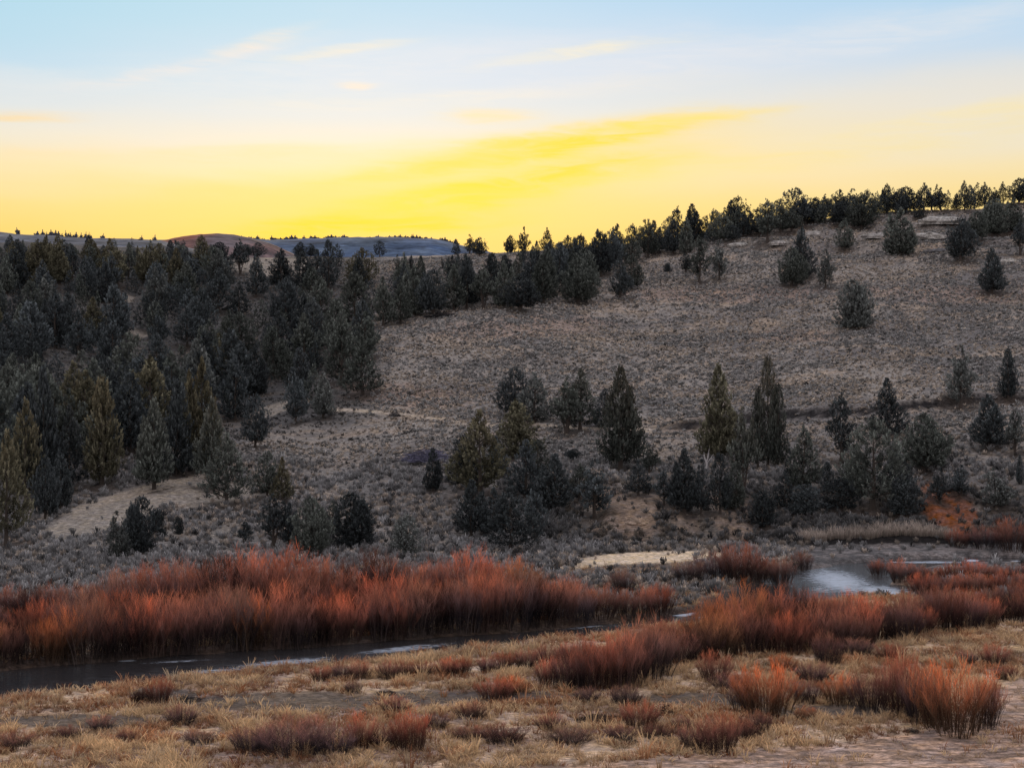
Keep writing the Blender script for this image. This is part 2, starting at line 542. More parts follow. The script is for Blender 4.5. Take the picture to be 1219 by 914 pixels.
wcol = mixc(nt, fo.outputs[0], (.030, .028, .030), (.42, .46, .54))
nt.links.new(wcol, pr.inputs['Base Color'])
nt.links.new(mth(nt, 'MULTIPLY_ADD', fo.outputs[0], .5, .07), pr.inputs['Roughness'])
nt.links.new(bm_.outputs[0], pr.inputs['Normal'])
nt.links.new(pr.outputs[0], out.inputs[0])
w_me = make_mesh('river', np.stack([WVx, WVy, np.full_like(WVx, -.45)], 1), winv.reshape(-1, 4), wc, wm, True)
tag(obj('river', w_me), kind='structure')


# ------------------------------------------------------------------ far hills
def far_hill(name, pts, Y, depth, foot, colf, seed):
    xs, ys = np.array([p[0] for p in pts], float), np.array([p[1] for p in pts], float)
    u = np.linspace(xs[0], xs[-1], 260)
    crest = H - (np.interp(u, xs, ys) - CY) / F * Y
    X = (u - CX) / F * Y
    t = np.linspace(-1, 1, 60)
    TX = np.repeat(X[None], 60, 0)
    TY = np.repeat((Y + t * depth)[:, None], 260, 1)
    prof = (1 - np.abs(t) ** 1.5)[:, None]
    Z = foot + (crest[None] - foot) * prof + (fbm(TX / 60, TY / 60, seed, 4) - .5) * 22 * (1 - prof) + (fbm(TX / 12, TY / 12, seed + 3, 3) - .5) * 2.0
    q = np.arange(Z.size).reshape(Z.shape)
    Q = np.stack([q[:-1, :-1], q[:-1, 1:], q[1:, 1:], q[1:, :-1]], -1).reshape(-1, 4)
    me = make_mesh(name, np.stack([TX, TY, Z], -1).reshape(-1, 3), Q, colf(TX, TY, Z).reshape(-1, 3), MAT_HILL, True)
    tag(obj(name, me), kind='structure')
    return lambda px: (float((px - CX) / F * Y), Y, float(np.interp(px, u, crest)))


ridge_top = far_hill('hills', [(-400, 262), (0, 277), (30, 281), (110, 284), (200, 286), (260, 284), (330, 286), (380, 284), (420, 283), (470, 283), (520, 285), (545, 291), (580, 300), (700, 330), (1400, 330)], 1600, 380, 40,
                     lambda X, Y, Z: lerp3(C3(.042, .062, .11)[None, None], C3(.075, .098, .15)[None, None], fbm(X / 14, Z / 18, 71, 3)), 5)  # aerial haze painted in as a bluish hill colour
far_hill('red_hill', [(60, 318), (130, 302), (180, 290), (215, 283), (240, 280), (258, 279), (280, 280.5), (300, 284), (322, 290), (345, 300), (380, 318)], 1050, 210, 40,
         lambda X, Y, Z: lerp3(C3(.20, .09, .065)[None, None], C3(.11, .085, .09)[None, None], np.clip(sstep(fbm(X / 14, Z / 5, 73, 3), .42, .62) * .6 + sstep(X, -205, -185) * .7, 0, 1)), 9)  # sunlit glow on the left side painted as red, right side greyer
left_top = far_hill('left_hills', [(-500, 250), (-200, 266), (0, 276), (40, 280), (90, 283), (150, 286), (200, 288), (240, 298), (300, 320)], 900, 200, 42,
                    lambda X, Y, Z: lerp3(C3(.07, .08, .11)[None, None], C3(.14, .135, .14)[None, None], fbm(X / 20, Z / 6, 75, 3)), 13)  # grey-blue haze put into the base colour


# ------------------------------------------------------------------ plant building blocks
def quads_from(P, A, B):
    """one quad per row: centre P, half axes A and B"""
    V = np.stack([P - A - B, P + A - B, P + A * .6 + B, P - A * .6 + B], 1)
    n = len(P)
    return V.reshape(-1, 3), np.arange(4 * n).reshape(n, 4)


def unit(v):
    return v / np.maximum(np.linalg.norm(v, axis=-1, keepdims=True), 1e-9)


def perp(d):
    r = rng.normal(size=d.shape)
    return unit(np.cross(d, r))


def tube(path, radii, sides=6):
    path = np.array(path, float)
    V, Q = [], []
    for i, (p, r) in enumerate(zip(path, radii)):
        d = unit(path[min(i + 1, len(path) - 1)] - path[max(i - 1, 0)])
        a = unit(np.cross(d, [.3, 1, .1]))
        b = np.cross(d, a)
        for k in range(sides):
            t = 2 * math.pi * k / sides
            V.append(p + r * (math.cos(t) * a + math.sin(t) * b))
    for i in range(len(path) - 1):
        for k in range(sides):
            Q.append([i * sides + k, i * sides + (k + 1) % sides, (i + 1) * sides + (k + 1) % sides, (i + 1) * sides + k])
    return np.array(V), np.array(Q)


def join(parts):
    V, Q, C, n = [], [], [], 0
    for v, q, c in parts:
        V.append(v)
        Q.append(q + n)
        C.append(c)
        n += len(v)
    return np.concatenate(V), np.concatenate(Q), np.concatenate(C)


# ---- juniper: unit height 1, crown half-width .5 (scaled per tree)
def env(kind, t):
    if kind == 'cone':
        return np.power(np.clip(1 - t, 0, 1), .85) * sstep(t, -.12, .16) + .03
    if kind == 'spire':
        return np.power(np.clip(1 - t, 0, 1), .6) * sstep(t, -.2, .3) * .95 + .03
    if kind == 'egg':
        return np.power(np.clip(np.sin(np.pi * np.clip(.08 + .92 * t, 0, 1) ** .8), 0, 1), .65)
    if kind == 'bush':
        return np.power(np.clip(1 - t ** 2.2, 0, 1), .5) * sstep(t, -.35, .15)
    if kind == 'rag':
        return (np.power(np.clip(1 - t, 0, 1), .7) * sstep(t, -.1, .3)) * (.75 + .25 * np.sin(t * 19)) + .05
    return 1 - t


def build_juniper(kind, seed, nlead=1, base=.08, dens=1.0, lean=0.0):
    global rng
    rng = np.random.default_rng(seed)
    leads = [(0.0, 0.0, 1.0, 1.0)]
    for i in range(nlead - 1):
        a = rng.uniform(0, 2 * math.pi)
        leads.append((.24 * math.cos(a), .24 * math.sin(a), rng.uniform(.62, .9), rng.uniform(.55, .8)))
    P, D, T, S = [], [], [], []
    for lx, ly, lh, lw in leads:
        n = int(480 * dens * (lw * lh) ** .8)
        t = rng.random(n * 3)
        r = env(kind, t)
        k = rng.random(n * 3) < r / r.max() * .9 + .12
        t = t[k][:n]
        r = env(kind, t)
        a = rng.uniform(0, 2 * math.pi, len(t))
        lump = .62 + .62 * vnoise(a / (2 * math.pi) * 7 + seed, t * 7, seed) ** 1.0
        hole = vnoise(a / (2 * math.pi) * 5 + 3.3, t * 5, seed + 5) > (.2 if kind != 'rag' else .4)
        q = rng.random(len(t)) ** .42
        rr = .5 * lw * r * lump * q
        z = base + t * (lh - base)
        p = np.stack([lx * (.4 + .6 * t) + rr * np.cos(a) + lean * t, ly * (.4 + .6 * t) + rr * np.sin(a), z], 1)
        d = unit(np.stack([np.cos(a) * (1 - t * .7), np.sin(a) * (1 - t * .7), .55 + 1.1 * t], 1) + rng.normal(0, .3, (len(t), 3)))
        P.append(p[hole]); D.append(d[hole]); T.append(t[hole]); S.append(q[hole])
    P, D, T, S = map(np.concatenate, (P, D, T, S))
    K = 20
    n = len(P)
    g = rng.random((n, K))
    ln = rng.uniform(.045, .10, (n, 1)) * (1 - .45 * T[:, None])
    side = rng.normal(0, .017, (n, K, 3)) * (1.15 - g)[..., None]
    L = P[:, None] + D[:, None] * (g * ln)[..., None] + side
    ax = unit(D[:, None] + rng.normal(0, .6, (n, K, 3)))
    A = perp(ax) * rng.uniform(.0032, .0075, (n, K, 1))
    B = ax * rng.uniform(.008, .019, (n, K, 1))
    V, Q = quads_from(L.reshape(-1, 3), A.reshape(-1, 3), B.reshape(-1, 3))
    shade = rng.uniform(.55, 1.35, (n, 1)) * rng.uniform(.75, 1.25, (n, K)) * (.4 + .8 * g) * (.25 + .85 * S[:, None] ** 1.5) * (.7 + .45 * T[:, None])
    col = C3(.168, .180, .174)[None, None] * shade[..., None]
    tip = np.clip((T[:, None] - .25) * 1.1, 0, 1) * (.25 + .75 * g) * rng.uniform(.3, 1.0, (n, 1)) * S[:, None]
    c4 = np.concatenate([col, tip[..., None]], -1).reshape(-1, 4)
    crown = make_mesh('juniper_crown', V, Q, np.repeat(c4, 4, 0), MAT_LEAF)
    # trunk and limbs
    parts = []
    for lx, ly, lh, lw in leads:
        pts = [(lx * f * .8 + .012 * math.sin(7 * f + seed) + lean * f, ly * f * .8 + .012 * math.cos(5 * f + seed), -.03 + f * lh * .85) for f in np.linspace(0, 1, 7)]
        rad = [.030 * lw * (1.25 - 1.15 * f) for f in np.linspace(0, 1, 7)]
        rad[0] *= 1.5
        v, q = tube(pts, rad)
        parts.append((v, q, np.tile(np.array([.075, .062, .055, 0]), (len(v), 1))))
        for k in range(9):
            f = rng.uniform(.12, .8)
            a = rng.uniform(0, 6.283)
            r = .36 * lw * float(env(kind, np.array([f]))[0])
            p0 = np.array([lx * f * .8 + lean * f, ly * f * .8, f * lh * .85])
            p2 = p0 + np.array([math.cos(a) * r, math.sin(a) * r, .08])
            v, q = tube([p0, (p0 + p2) / 2 + np.array([0, 0, .012]), p2], [.009, .007, .003], 4)
            parts.append((v, q, np.tile(np.array([.07, .06, .054, 0]), (len(v), 1))))
    trunk = make_mesh('juniper_trunk', *join(parts), MAT_BARK, True)
    return trunk, crown


JUN = {
    'cone':  [build_juniper('cone', 101), build_juniper('cone', 102, 2), build_juniper('cone', 103, 1, .05, 1.15), build_juniper('cone', 104, 2, .04), build_juniper('cone', 105, 1, .14, .85), build_juniper('cone', 106, 3, .03)],
    'spire': [build_juniper('spire', 201), build_juniper('spire', 202, 1, .06, 1.1), build_juniper('spire', 203, 2, .05)],
    'egg':   [build_juniper('egg', 301, 2, .12), build_juniper('egg', 302, 3, .1, 1.1), build_juniper('egg', 303, 1, .12), build_juniper('egg', 304, 3, .14, .9)],
    'bush':  [build_juniper('bush', 401, 3, .0, 1.25), build_juniper('bush', 402, 4, .0, 1.2), build_juniper('bush', 403, 2, .0, 1.2)],
    'rag':   [build_juniper('rag', 501, 1, .16, .75), build_juniper('rag', 502, 2, .14, .8), build_juniper('rag', 503, 2, .1, .9, .08), build_juniper('rag', 504, 3, .22, .7)],
}
rng = np.random.default_rng(5)
TINT = {'d': (.62, .66, .72), 'g': (1.25, 1.25, 1.25), 'o': (1.22, 1.08, .78), 'n': (.95, .98, .92), 'b': (.8, .86, .95)}
tree_xy = []


def plant_tree(px, base, top, w, kind, tint, warm, label, group=None, pos=None, cat='tree', nm='juniper_tree'):
    if pos is None:
        X, Y, Z = ground_at(px, base)
    else:
        X, Y, Z = pos
    h = (base - top) / F * Y
    wd = w / F * Y * {'cone': 1.3, 'spire': 1.3, 'rag': 1.3, 'egg': 1.14, 'bush': 1.1}[kind]
    tr, cr = random.choice(JUN[kind])
    if ' bush' in label:
        nm, cat = 'juniper_bush', 'bush'
    e = obj(nm, None, None, (X, Y, Z - .05))
    e.empty_display_size = .5
    e.rotation_euler = (0, 0, random.uniform(0, 6.283))
    e.scale = (wd, wd, h * {'cone': 1.0, 'spire': 1.0, 'rag': .98, 'egg': .94, 'bush': .94}[kind])
    tag(e, label, cat, group)
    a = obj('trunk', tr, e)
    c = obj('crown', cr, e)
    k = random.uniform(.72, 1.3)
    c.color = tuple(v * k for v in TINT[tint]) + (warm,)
    a.color = (1, 1, 1, 0)
    tree_xy.append((X, Y, wd))
    return e


TREES = [
    # open hillside on the right
    (1016, 390, 330, 46, 'bush', 'g', 0, 'pale grey rounded juniper standing alone in the middle of the bare hillside'),
    (955, 331, 271, 34, 'cone', 'd', 0, 'tall dark juniper at the back of the tight trio on the upper hillside'),
    (942, 341, 292, 34, 'egg', 'n', 0, 'ragged juniper at the left front of the tight trio on the upper hillside'),
    (983, 344, 297, 27, 'rag', 'g', 0, 'thin grey juniper at the right of the tight trio on the upper hillside'),
    (1005, 299, 261, 21, 'egg', 'n', 0, 'small lone juniper below the summit ledge, straight above the grey hillside bush'),
    (1072, 304, 249, 42, 'cone', 'n', 0, 'broad juniper in front of the pale summit ledges'),
    (1144, 313, 256, 40, 'egg', 'd', 0, 'rounded dark juniper just right of the pale summit ledges'),
    (1181, 350, 296, 34, 'cone', 'd', 0, 'dark pointed juniper alone near the right edge, below the summit'),
    (833, 337, 281, 34, 'rag', 'n', 0, 'loose juniper, left one of the pair on the shoulder of the hill'),
    (856, 334, 286, 24, 'rag', 'g', 0, 'slim grey juniper, right one of the pair on the shoulder of the hill'),
    (1184, 279, 236, 38, 'bush', 'n', 0, 'wide juniper in the summit grove above the lone pointed tree'),
    (1164, 288, 251, 26, 'egg', 'n', 0, 'juniper at the lower left corner of the summit grove'),
    (1207, 277, 238, 28, 'cone', 'n', 0, 'juniper at the right end of the summit grove, on the photo edge'),
    (1214, 304, 262, 26, 'rag', 'd', 0, 'thin juniper on the right edge below the summit grove'),
    # skyline of the right hill, left to right
    (806, 296, 246, 26, 'rag', 'd', 0, 'open-crowned juniper where the skyline starts to climb, first of the tall ones'),
    (824, 288, 243, 28, 'cone', 'd', 0, 'pointed skyline juniper beside the open-crowned one'),
    (850, 286, 249, 24, 'rag', 'n', 0, 'low ragged skyline juniper left of the big round one'),
    (878, 279, 232, 36, 'egg', 'd', 0, 'big rounded dark juniper on the skyline, left of the highest dome'),
    (914, 288, 237, 38, 'rag', 'n', 0, 'ragged juniper on the skyline between two big domed ones'),
    (946, 269, 223, 42, 'egg', 'd', 0, 'largest domed dark juniper on the right skyline'),
    (982, 265, 232, 26, 'rag', 'd', 0, 'airy skyline juniper just right of the largest domed one'),
    (1000, 264, 226, 28, 'rag', 'd', 0, 'airy two-topped skyline juniper right of the domes'),
    (1026, 274, 229, 38, 'egg', 'n', 0, 'round skyline juniper with a visible trunk left of the summit ledges'),
    (1056, 251, 217, 22, 'cone', 'd', 0, 'tall thin skyline tree above the summit ledges'),
    (1079, 253, 221, 34, 'egg', 'd', 0, 'dark bushy tree in the clump on the summit'),
    (1095, 264, 240, 17, 'spire', 'd', 0, 'small dark column of a tree standing on the summit ledge'),
    (1100, 252, 219, 26, 'cone', 'd', 0, 'middle tree of the dark clump on the summit'),
    (1120, 250, 223, 26, 'rag', 'd', 0, 'right-hand tree of the dark clump on the summit'),
    (1139, 246, 226, 14, 'cone', 'd', 0, 'tiny skyline tree between the summit clump and the pointed pair'),
    (1156, 243, 214, 18, 'cone', 'd', 0, 'left tree of the pointed pair on the far right skyline'),
    (1172, 243, 213, 18, 'cone', 'd', 0, 'right tree of the pointed pair on the far right skyline'),
    (1184, 243, 222, 14, 'rag', 'd', 0, 'low skyline tree between the pointed pair and the last two'),
    (1194, 241, 215, 16, 'cone', 'd', 0, 'slender skyline tree, second from the right edge'),
    (1213, 238, 207, 28, 'egg', 'd', 0, 'dark skyline tree at the right edge of the photo'),
    # the ridge between the far hills and the right hill
    (452, 306, 285, 15, 'egg', 'd', 0, 'small dark lollipop-shaped tree alone against the blue far hills'),
    (543, 305, 285, 11, 'spire', 'd', 0, 'tiny narrow skyline tree where the blue hills end'),
    (559, 302, 279, 16, 'rag', 'd', 0, 'thin open skyline tree just right of where the blue hills end'),
    (571, 306, 281, 20, 'egg', 'd', 0, 'rounded skyline tree touching the thin open one'),
    (608, 302, 279, 14, 'egg', 'd', 0, 'small knob-topped tree on the central skyline'),
    (624, 308, 270, 18, 'rag', 'd', 0, 'tallest see-through tree on the central skyline'),
    (651, 306, 272, 18, 'cone', 'd', 0, 'forked dark tree right of the see-through one on the central skyline'),
    (358, 308, 287, 15, 'egg', 'd', 0, 'left of two round dark trees on the rim of the pale clearing'),
    (370, 307, 289, 13, 'egg', 'd', 0, 'right of two round dark trees on the rim of the pale clearing'),
    (354, 322, 303, 14, 'rag', 'd', 0, 'small dark tree just below the two round trees at the clearing'),
    (391, 344, 286, 24, 'spire', 'd', 0, 'tall very dark column-shaped tree at the right edge of the pale clearing'),
    (401, 322, 288, 16, 'egg', 'd', 0, 'round-topped tree leaning behind the tall dark column tree'),
    (293, 305, 288, 15, 'egg', 'd', 0, 'left one of two black trees in front of the red hill'),
    (307, 305, 286, 18, 'egg', 'd', 0, 'right one of two black trees in front of the red hill'),
    (240, 306, 287, 16, 'egg', 'd', 0, 'dark tree standing against the glowing left half of the red hill'),
    (262, 306, 287, 22, 'egg', 'd', 0, 'broad dark tree at the foot of the red hill, by the clearing corner'),
    # lower edge of the ridge wood
    (618, 371, 326, 42, 'egg', 'd', 0, 'dark spreading juniper with trunk showing, lowest on the edge of the ridge wood'),
    (688, 362, 304, 44, 'egg', 'n', 0, 'wide juniper with bare trunk at the right end of the ridge wood edge'),
    (646, 361, 303, 38, 'cone', 'n', 0, 'juniper between the two trunk-showing trees at the ridge wood edge'),
    (575, 368, 316, 36, 'rag', 'n', 0, 'loose juniper at the ridge wood edge left of the dark spreading one'),
    (600, 365, 312, 30, 'cone', 'n', 0, 'pointed juniper close behind the dark spreading one'),
    (556, 368, 312, 32, 'cone', 'd', 0, 'dark juniper on the ridge wood edge right of the fallen brush'),
    (738, 357, 306, 32, 'rag', 'd', 0, 'leaning juniper standing apart just right of the ridge wood'),
    (752, 345, 302, 26, 'egg', 'n', 0, 'juniper behind the leaning one right of the ridge wood'),
    (477, 386, 335, 30, 'cone', 'n', 0, 'juniper on the bright bank corner left of the fallen brush'),
    (456, 388, 331, 30, 'cone', 'n', 0, 'juniper next to the bright bank corner, on its gully side'),
    (492, 376, 318, 32, 'cone', 'n', 0, 'full juniper standing right behind the bright bank corner'),
    (516, 374, 318, 34, 'egg', 'd', 0, 'dark juniper overhanging the fallen brush'),
    (540, 370, 316, 30, 'cone', 'n', 0, 'juniper rising over the right end of the fallen brush'),
    (431, 471, 402, 46, 'cone', 'n', 0, 'juniper at the lower right corner of the dense forest, facing the open slope'),
    (795, 324, 312, 10, 'bush', 'd', 0, 'tiny round bush on the open slope below the ridge skyline'),
    (816, 324, 300, 14, 'egg', 'd', 0, 'small dark bush tree on the slope left of the shoulder pair'),
    # middle of the lower slope
    (613, 497, 440, 36, 'egg', 'd', 0, 'dark rounded juniper behind a grey one, above the pale track'),
    (636, 504, 450, 40, 'cone', 'g', 0, 'grey-green juniper overlapping the dark rounded one above the pale track'),
    (614, 545, 482, 52, 'cone', 'o', .15, 'wide olive juniper below the dark and grey pair, across the track'),
    (675, 517, 455, 42, 'rag', 'n', .1, 'juniper with forked trunk midway along the track'),
    (691, 512, 447, 38, 'cone', 'n', .3, 'brown-tipped juniper joined to the forked-trunk one'),
    (720, 511, 467, 26, 'cone', 'd', 0, 'small dark juniper at the left shoulder of the tall rust-tipped one'),
    (738, 560, 447, 50, 'cone', 'n', .5, 'tallest lone pointed juniper in the middle slope, rust along its right side'),
    (571, 594, 500, 64, 'cone', 'o', .4, 'big olive-gold juniper left of centre, largest in the lower slope'),
    (553, 578, 520, 36, 'bush', 'd', 0, 'dark low tree tucked against the left side of the big olive-gold one'),
    (515, 585, 538, 20, 'spire', 'd', 0, 'narrow dark juniper standing right of the purple brush patch'),
    (626, 592, 530, 40, 'cone', 'b', 0, 'blue-grey juniper just right of the big olive-gold one'),
    (661, 609, 546, 42, 'cone', 'd', 0, 'dark wide juniper on top of the eroded bank'),
    (707, 617, 552, 46, 'rag', 'b', 0, 'thin grey juniper at the right of the dark wide one on the eroded bank'),
    (561, 639, 577, 38, 'cone', 'd', 0, 'dark pointed juniper below the big olive-gold one, behind the red willows'),
    (608, 659, 588, 56, 'cone', 'd', 0, 'broad dark juniper right behind the red willows below centre'),
    (638, 642, 578, 32, 'rag', 'b', 0, 'thin grey juniper leaning out beside the broad dark one behind the willows'),
    (485, 661, 614, 34, 'bush', 'g', 0, 'low grey-green juniper behind the willows left of centre'),
    (418, 650, 584, 52, 'bush', 'd', 0, 'big dark ball of a juniper behind the willows, right one of two'),
    (773, 566, 534, 24, 'rag', 'n', 0, 'scrawny small juniper right of the tall rust-tipped one'),
    (683, 546, 533, 22, 'bush', 'd', 0, 'small black bush in the open below the forked-trunk juniper'),
    # right lower slope
    (855, 545, 445, 48, 'cone', 'o', 0, 'tall green pointed juniper in front of the dark cut line, first of the right group'),
    (884, 592, 494, 36, 'rag', 'n', .5, 'rust-tinged juniper at the lower right foot of the tall green one'),
    (902, 556, 470, 20, 'spire', 'n', .2, 'slim juniper at the left side of the brown-topped spire'),
    (914, 556, 437, 28, 'spire', 'n', .8, 'tall narrow juniper with brown top on the right lower slope'),
    (926, 556, 466, 24, 'spire', 'n', .2, 'slim juniper at the right side of the brown-topped spire'),
    (815, 611, 540, 34, 'cone', 'd', 0, 'dark juniper left of the white snag on the lower bank'),
    (835, 612, 552, 26, 'rag', 'b', 0, 'thin juniper directly under the white snag'),
    (857, 612, 546, 28, 'spire', 'd', 0, 'dark narrow juniper right of the white snag on the lower bank'),
    (790, 602, 562, 26, 'rag', 'b', 0, 'small greyish juniper at the left end of the lower bank row'),
    (957, 582, 514, 36, 'cone', 'n', 0, 'cone-shaped juniper between the brown spire and the forked one'),
    (941, 578, 540, 15, 'spire', 'd', 0, 'small dark juniper at the left of the cone-shaped one'),
    (1001, 552, 474, 40, 'rag', 'd', 0, 'open dark juniper left of the big bushy one on the right'),
    (1056, 523, 458, 38, 'cone', 'd', 0, 'dark juniper crossing the cut line above the big bushy one'),
    (1040, 606, 502, 66, 'egg', 'n', .05, 'biggest bushy juniper on the right lower slope'),
    (1100, 563, 495, 50, 'egg', 'n', 0, 'round-headed juniper right of the biggest bushy one'),
    (1144, 488, 418, 38, 'rag', 'g', 0, 'grey juniper above the cut line near the right edge'),
    (1200, 478, 419, 26, 'spire', 'd', 0, 'narrow dark juniper above the cut line at the right edge'),
    (1177, 534, 475, 42, 'cone', 'd', 0, 'dark pyramid juniper below the cut line near the right edge'),
    (1209, 542, 490, 26, 'rag', 'g', 0, 'wispy grey juniper right of the dark pyramid one'),
    (1214, 577, 545, 9, 'spire', 'd', 0, 'thin black sapling at the right edge under the wispy juniper'),
    (985, 588, 553, 18, 'spire', 'd', 0, 'small dark tree left of the biggest bushy juniper'),
    (1079, 612, 566, 40, 'bush', 'd', 0, 'black bush at the right foot of the biggest bushy juniper'),
    (1000, 606, 570, 40, 'bush', 'd', 0, 'black bush at the left foot of the biggest bushy juniper'),
    (960, 612, 578, 40, 'bush', 'd', 0, 'black bush below the cone-shaped juniper'),
    (1187, 607, 560, 36, 'rag', 'g', 0, 'grey half-bare bush right of the red earth scar'),
    (1145, 590, 556, 26, 'rag', 'b', 0, 'grey bush above the red earth scar'),
    (908, 627, 586, 34, 'bush', 'd', 0, 'dark bush on the bank below the rust-tinged juniper'),
    # left lower slope and edge of the forest, its warm low light painted into crown tips
    (168, 656, 587, 40, 'bush', 'd', 0, 'dark two-lobed rounded juniper on the open ground behind the left willows'),
    (142, 669, 608, 34, 'rag', 'g', 0, 'pale grey-green juniper left of the two-lobed dark one'),
    (186, 640, 603, 24, 'bush', 'd', 0, 'small dark lobe of a juniper at the right of the two-lobed one'),
    (270, 603, 518, 56, 'cone', 'n', .1, 'wide juniper with crown painted with warm light at the right end of the tan clearing'),
    (184, 583, 474, 46, 'cone', 'n', .25, 'tall juniper leaning over the middle of the tan clearing'),
    (122, 577, 450, 48, 'spire', 'o', .65, 'tall gold-green pillar juniper, brightest on the left'),
    (211, 567, 450, 44, 'cone', 'd', 0, 'dark juniper behind the gap in the tan clearing'),
    (240, 560, 430, 48, 'cone', 'o', .45, 'tallest olive juniper rising left of the grey gully'),
    (252, 582, 476, 44, 'cone', 'n', .5, 'juniper with brown tip in front of the tallest olive one'),
    (54, 618, 540, 32, 'egg', 'd', 0, 'small juniper with a dark bare trunk on the left clearing edge'),
    (72, 606, 540, 28, 'spire', 'd', 0, 'dark narrow juniper beside the one with the bare trunk'),
    (8, 650, 516, 54, 'cone', 'o', .5, 'large olive-gold juniper on the left edge of the photo'),
    (30, 604, 478, 48, 'cone', 'o', .5, 'golden-tipped juniper second from the left edge'),
    (52, 592, 436, 46, 'cone', 'b', .05, 'tall grey-green juniper above the golden-tipped one at left'),
    (82, 582, 486, 46, 'cone', 'b', .15, 'dusky juniper left of the gold-green pillar'),
    (304, 534, 467, 32, 'egg', 'b', 0, 'blue-grey juniper with thin trunk in the grey gully'),
    (318, 592, 534, 30, 'egg', 'n', 0, 'small juniper right of the wide one with the rusty crown'),
    (336, 597, 546, 26, 'cone', 'o', .7, 'small yellow-topped juniper on the lower left slope'),
    (325, 650, 588, 42, 'rag', 'd', 0, 'dark thin juniper under the yellow-topped one'),
    (369, 661, 588, 46, 'egg', 'n', 0, 'big dark ball of a juniper behind the willows, left one of two'),
    (292, 650, 618, 22, 'rag', 'b', 0, 'small grey bush left of the dark thin juniper'),
    (352, 504, 443, 30, 'egg', 'b', 0, 'blue-grey juniper on the forest edge right of the gully'),
    (385, 498, 444, 28, 'cone', 'g', .15, 'grey juniper at the forest corner above the start of the track'),
    (212, 635, 612, 13, 'bush', 'd', 0, 'knee-high dark bush right of the two-lobed juniper'),
]
TREES += [
    (590, 566, 524, 30, 'cone', 'b', 0, 'grey juniper squeezed between the big olive-gold one and the wide olive one'),
    (640, 570, 528, 30, 'spire', 'n', 0, 'slim juniper rising behind the blue-grey one right of the big olive-gold one'),
    (588, 634, 586, 34, 'cone', 'd', 0, 'dark pointed juniper wedged between the two dark ones behind the willows'),
    (690, 596, 556, 28, 'cone', 'n', 0, 'small pointed juniper on the bank between the dark wide one and the thin grey one'),
    (760, 590, 552, 26, 'cone', 'b', 0, 'small pointed juniper above the bare tan bank'),
    (872, 606, 560, 28, 'cone', 'n', 0, 'pointed juniper at the foot of the rust-tinged one'),
    (1020, 585, 534, 34, 'cone', 'n', 0, 'pointed juniper touching the left side of the biggest bushy one'),
    (1068, 590, 536, 34, 'cone', 'd', 0, 'pointed dark juniper touching the right side of the biggest bushy one'),
    (1120, 600, 560, 26, 'rag', 'd', 0, 'scraggly juniper just above the red earth scar'),
    (934, 606, 566, 26, 'cone', 'd', 0, 'pointed juniper left of the black bush on the lower right slope'),
    (396, 640, 596, 30, 'cone', 'n', 0, 'pointed juniper between the two dark balls behind the willows'),
    (344, 648, 598, 28, 'cone', 'b', 0, 'slim juniper just left of the left dark ball behind the willows'),
]
for t in TREES:
    if t[0] > 480 and t[1] > 480 and t[1] - t[2] > 25:
        t = t[:2] + (t[2] - .09 * (t[1] - t[2]), t[3] * 1.14) + t[4:]
    plant_tree(*t)
N_HAND = len(TREES)

# the closed forest: trees set out on the slope until it is as full as in the photo
poly = [(-30, 292), (30, 290), (140, 294), (225, 303), (262, 318), (335, 336), (400, 326), (480, 338), (476, 376), (440, 396), (425, 460), (375, 486), (345, 478), (318, 470), (300, 500), (250, 520), (215, 548), (160, 560), (90, 560), (40, 575), (-30, 590)]
clear = [(155, 400, 20, 8), (292, 452, 12, 20), (320, 316, 60, 11), (70, 482, 22, 9), (20, 466, 10, 9), (440, 402, 24, 9), (330, 490, 40, 9)]


def in_poly(x, y, P):
    c = False
    j = len(P) - 1
    for i in range(len(P)):
        if (P[i][1] > y) != (P[j][1] > y) and x < (P[j][0] - P[i][0]) * (y - P[i][1]) / (P[j][1] - P[i][1]) + P[i][0]:
            c = not c
        j = i
    return c


def zone(px, py):
    if px > 300:
        return 'between the gully and the ridge wood' if py > 372 else 'below the pale clearing'
    if py < 345:
        return 'on the upper rim of the left forest'
    if py < 430:
        return 'on the middle of the forested left slope'
    return 'in the lower forest behind the olive-tipped trees'


ZT = {'d': 'very dark', 'n': 'dusky green', 'b': 'blue-grey', 'g': 'pale grey', 'o': 'brown-tinged'}
placed = [(x, y) for x, y, w in tree_xy]
n_f, tries = 0, 0
while n_f < 146 and tries < 6000:
    tries += 1
    px, py = random.uniform(-25, 480), random.uniform(297, 590)
    if n_f % 4 == 0:
        px, py = random.uniform(-25, 300), random.uniform(292, 345)
    if not in_poly(px, py, poly) or any(((px - a) / rx) ** 2 + ((py - b) / ry) ** 2 < 1 for a, b, rx, ry in clear):
        continue
    X, Y, Z = ground_at(px, py)
    if any((X - a) ** 2 + ((Y - b) * .5) ** 2 < 3.2 ** 2 for a, b in placed):
        continue
    placed.append((X, Y))
    h = random.uniform(7.5, 11.5)
    hp = h * F / Y
    tint = random.choices('dnbgo', (3, 4, 3, 1.2, 1.2))[0]
    if py < 345 and px < 200 and random.random() < .35:
        tint = 'o'
    kind = random.choices(['cone', 'spire', 'egg', 'rag'], (6, 2.5, 1.5, 2.5))[0]
    zn = zone(px, py)
    hp = min(hp, py - (279 + 14 * random.random()))
    if hp < 14:
        continue
    plant_tree(px, py, py - hp, hp * random.uniform(.55, .8), kind, tint, .22 if tint == 'o' else random.choice([0, 0, 0, .1]),
               '%s juniper crowded among others %s' % (ZT[tint], zn), '%s junipers %s' % (ZT[tint], zn), pos=(X, Y, Z))
    n_f += 1

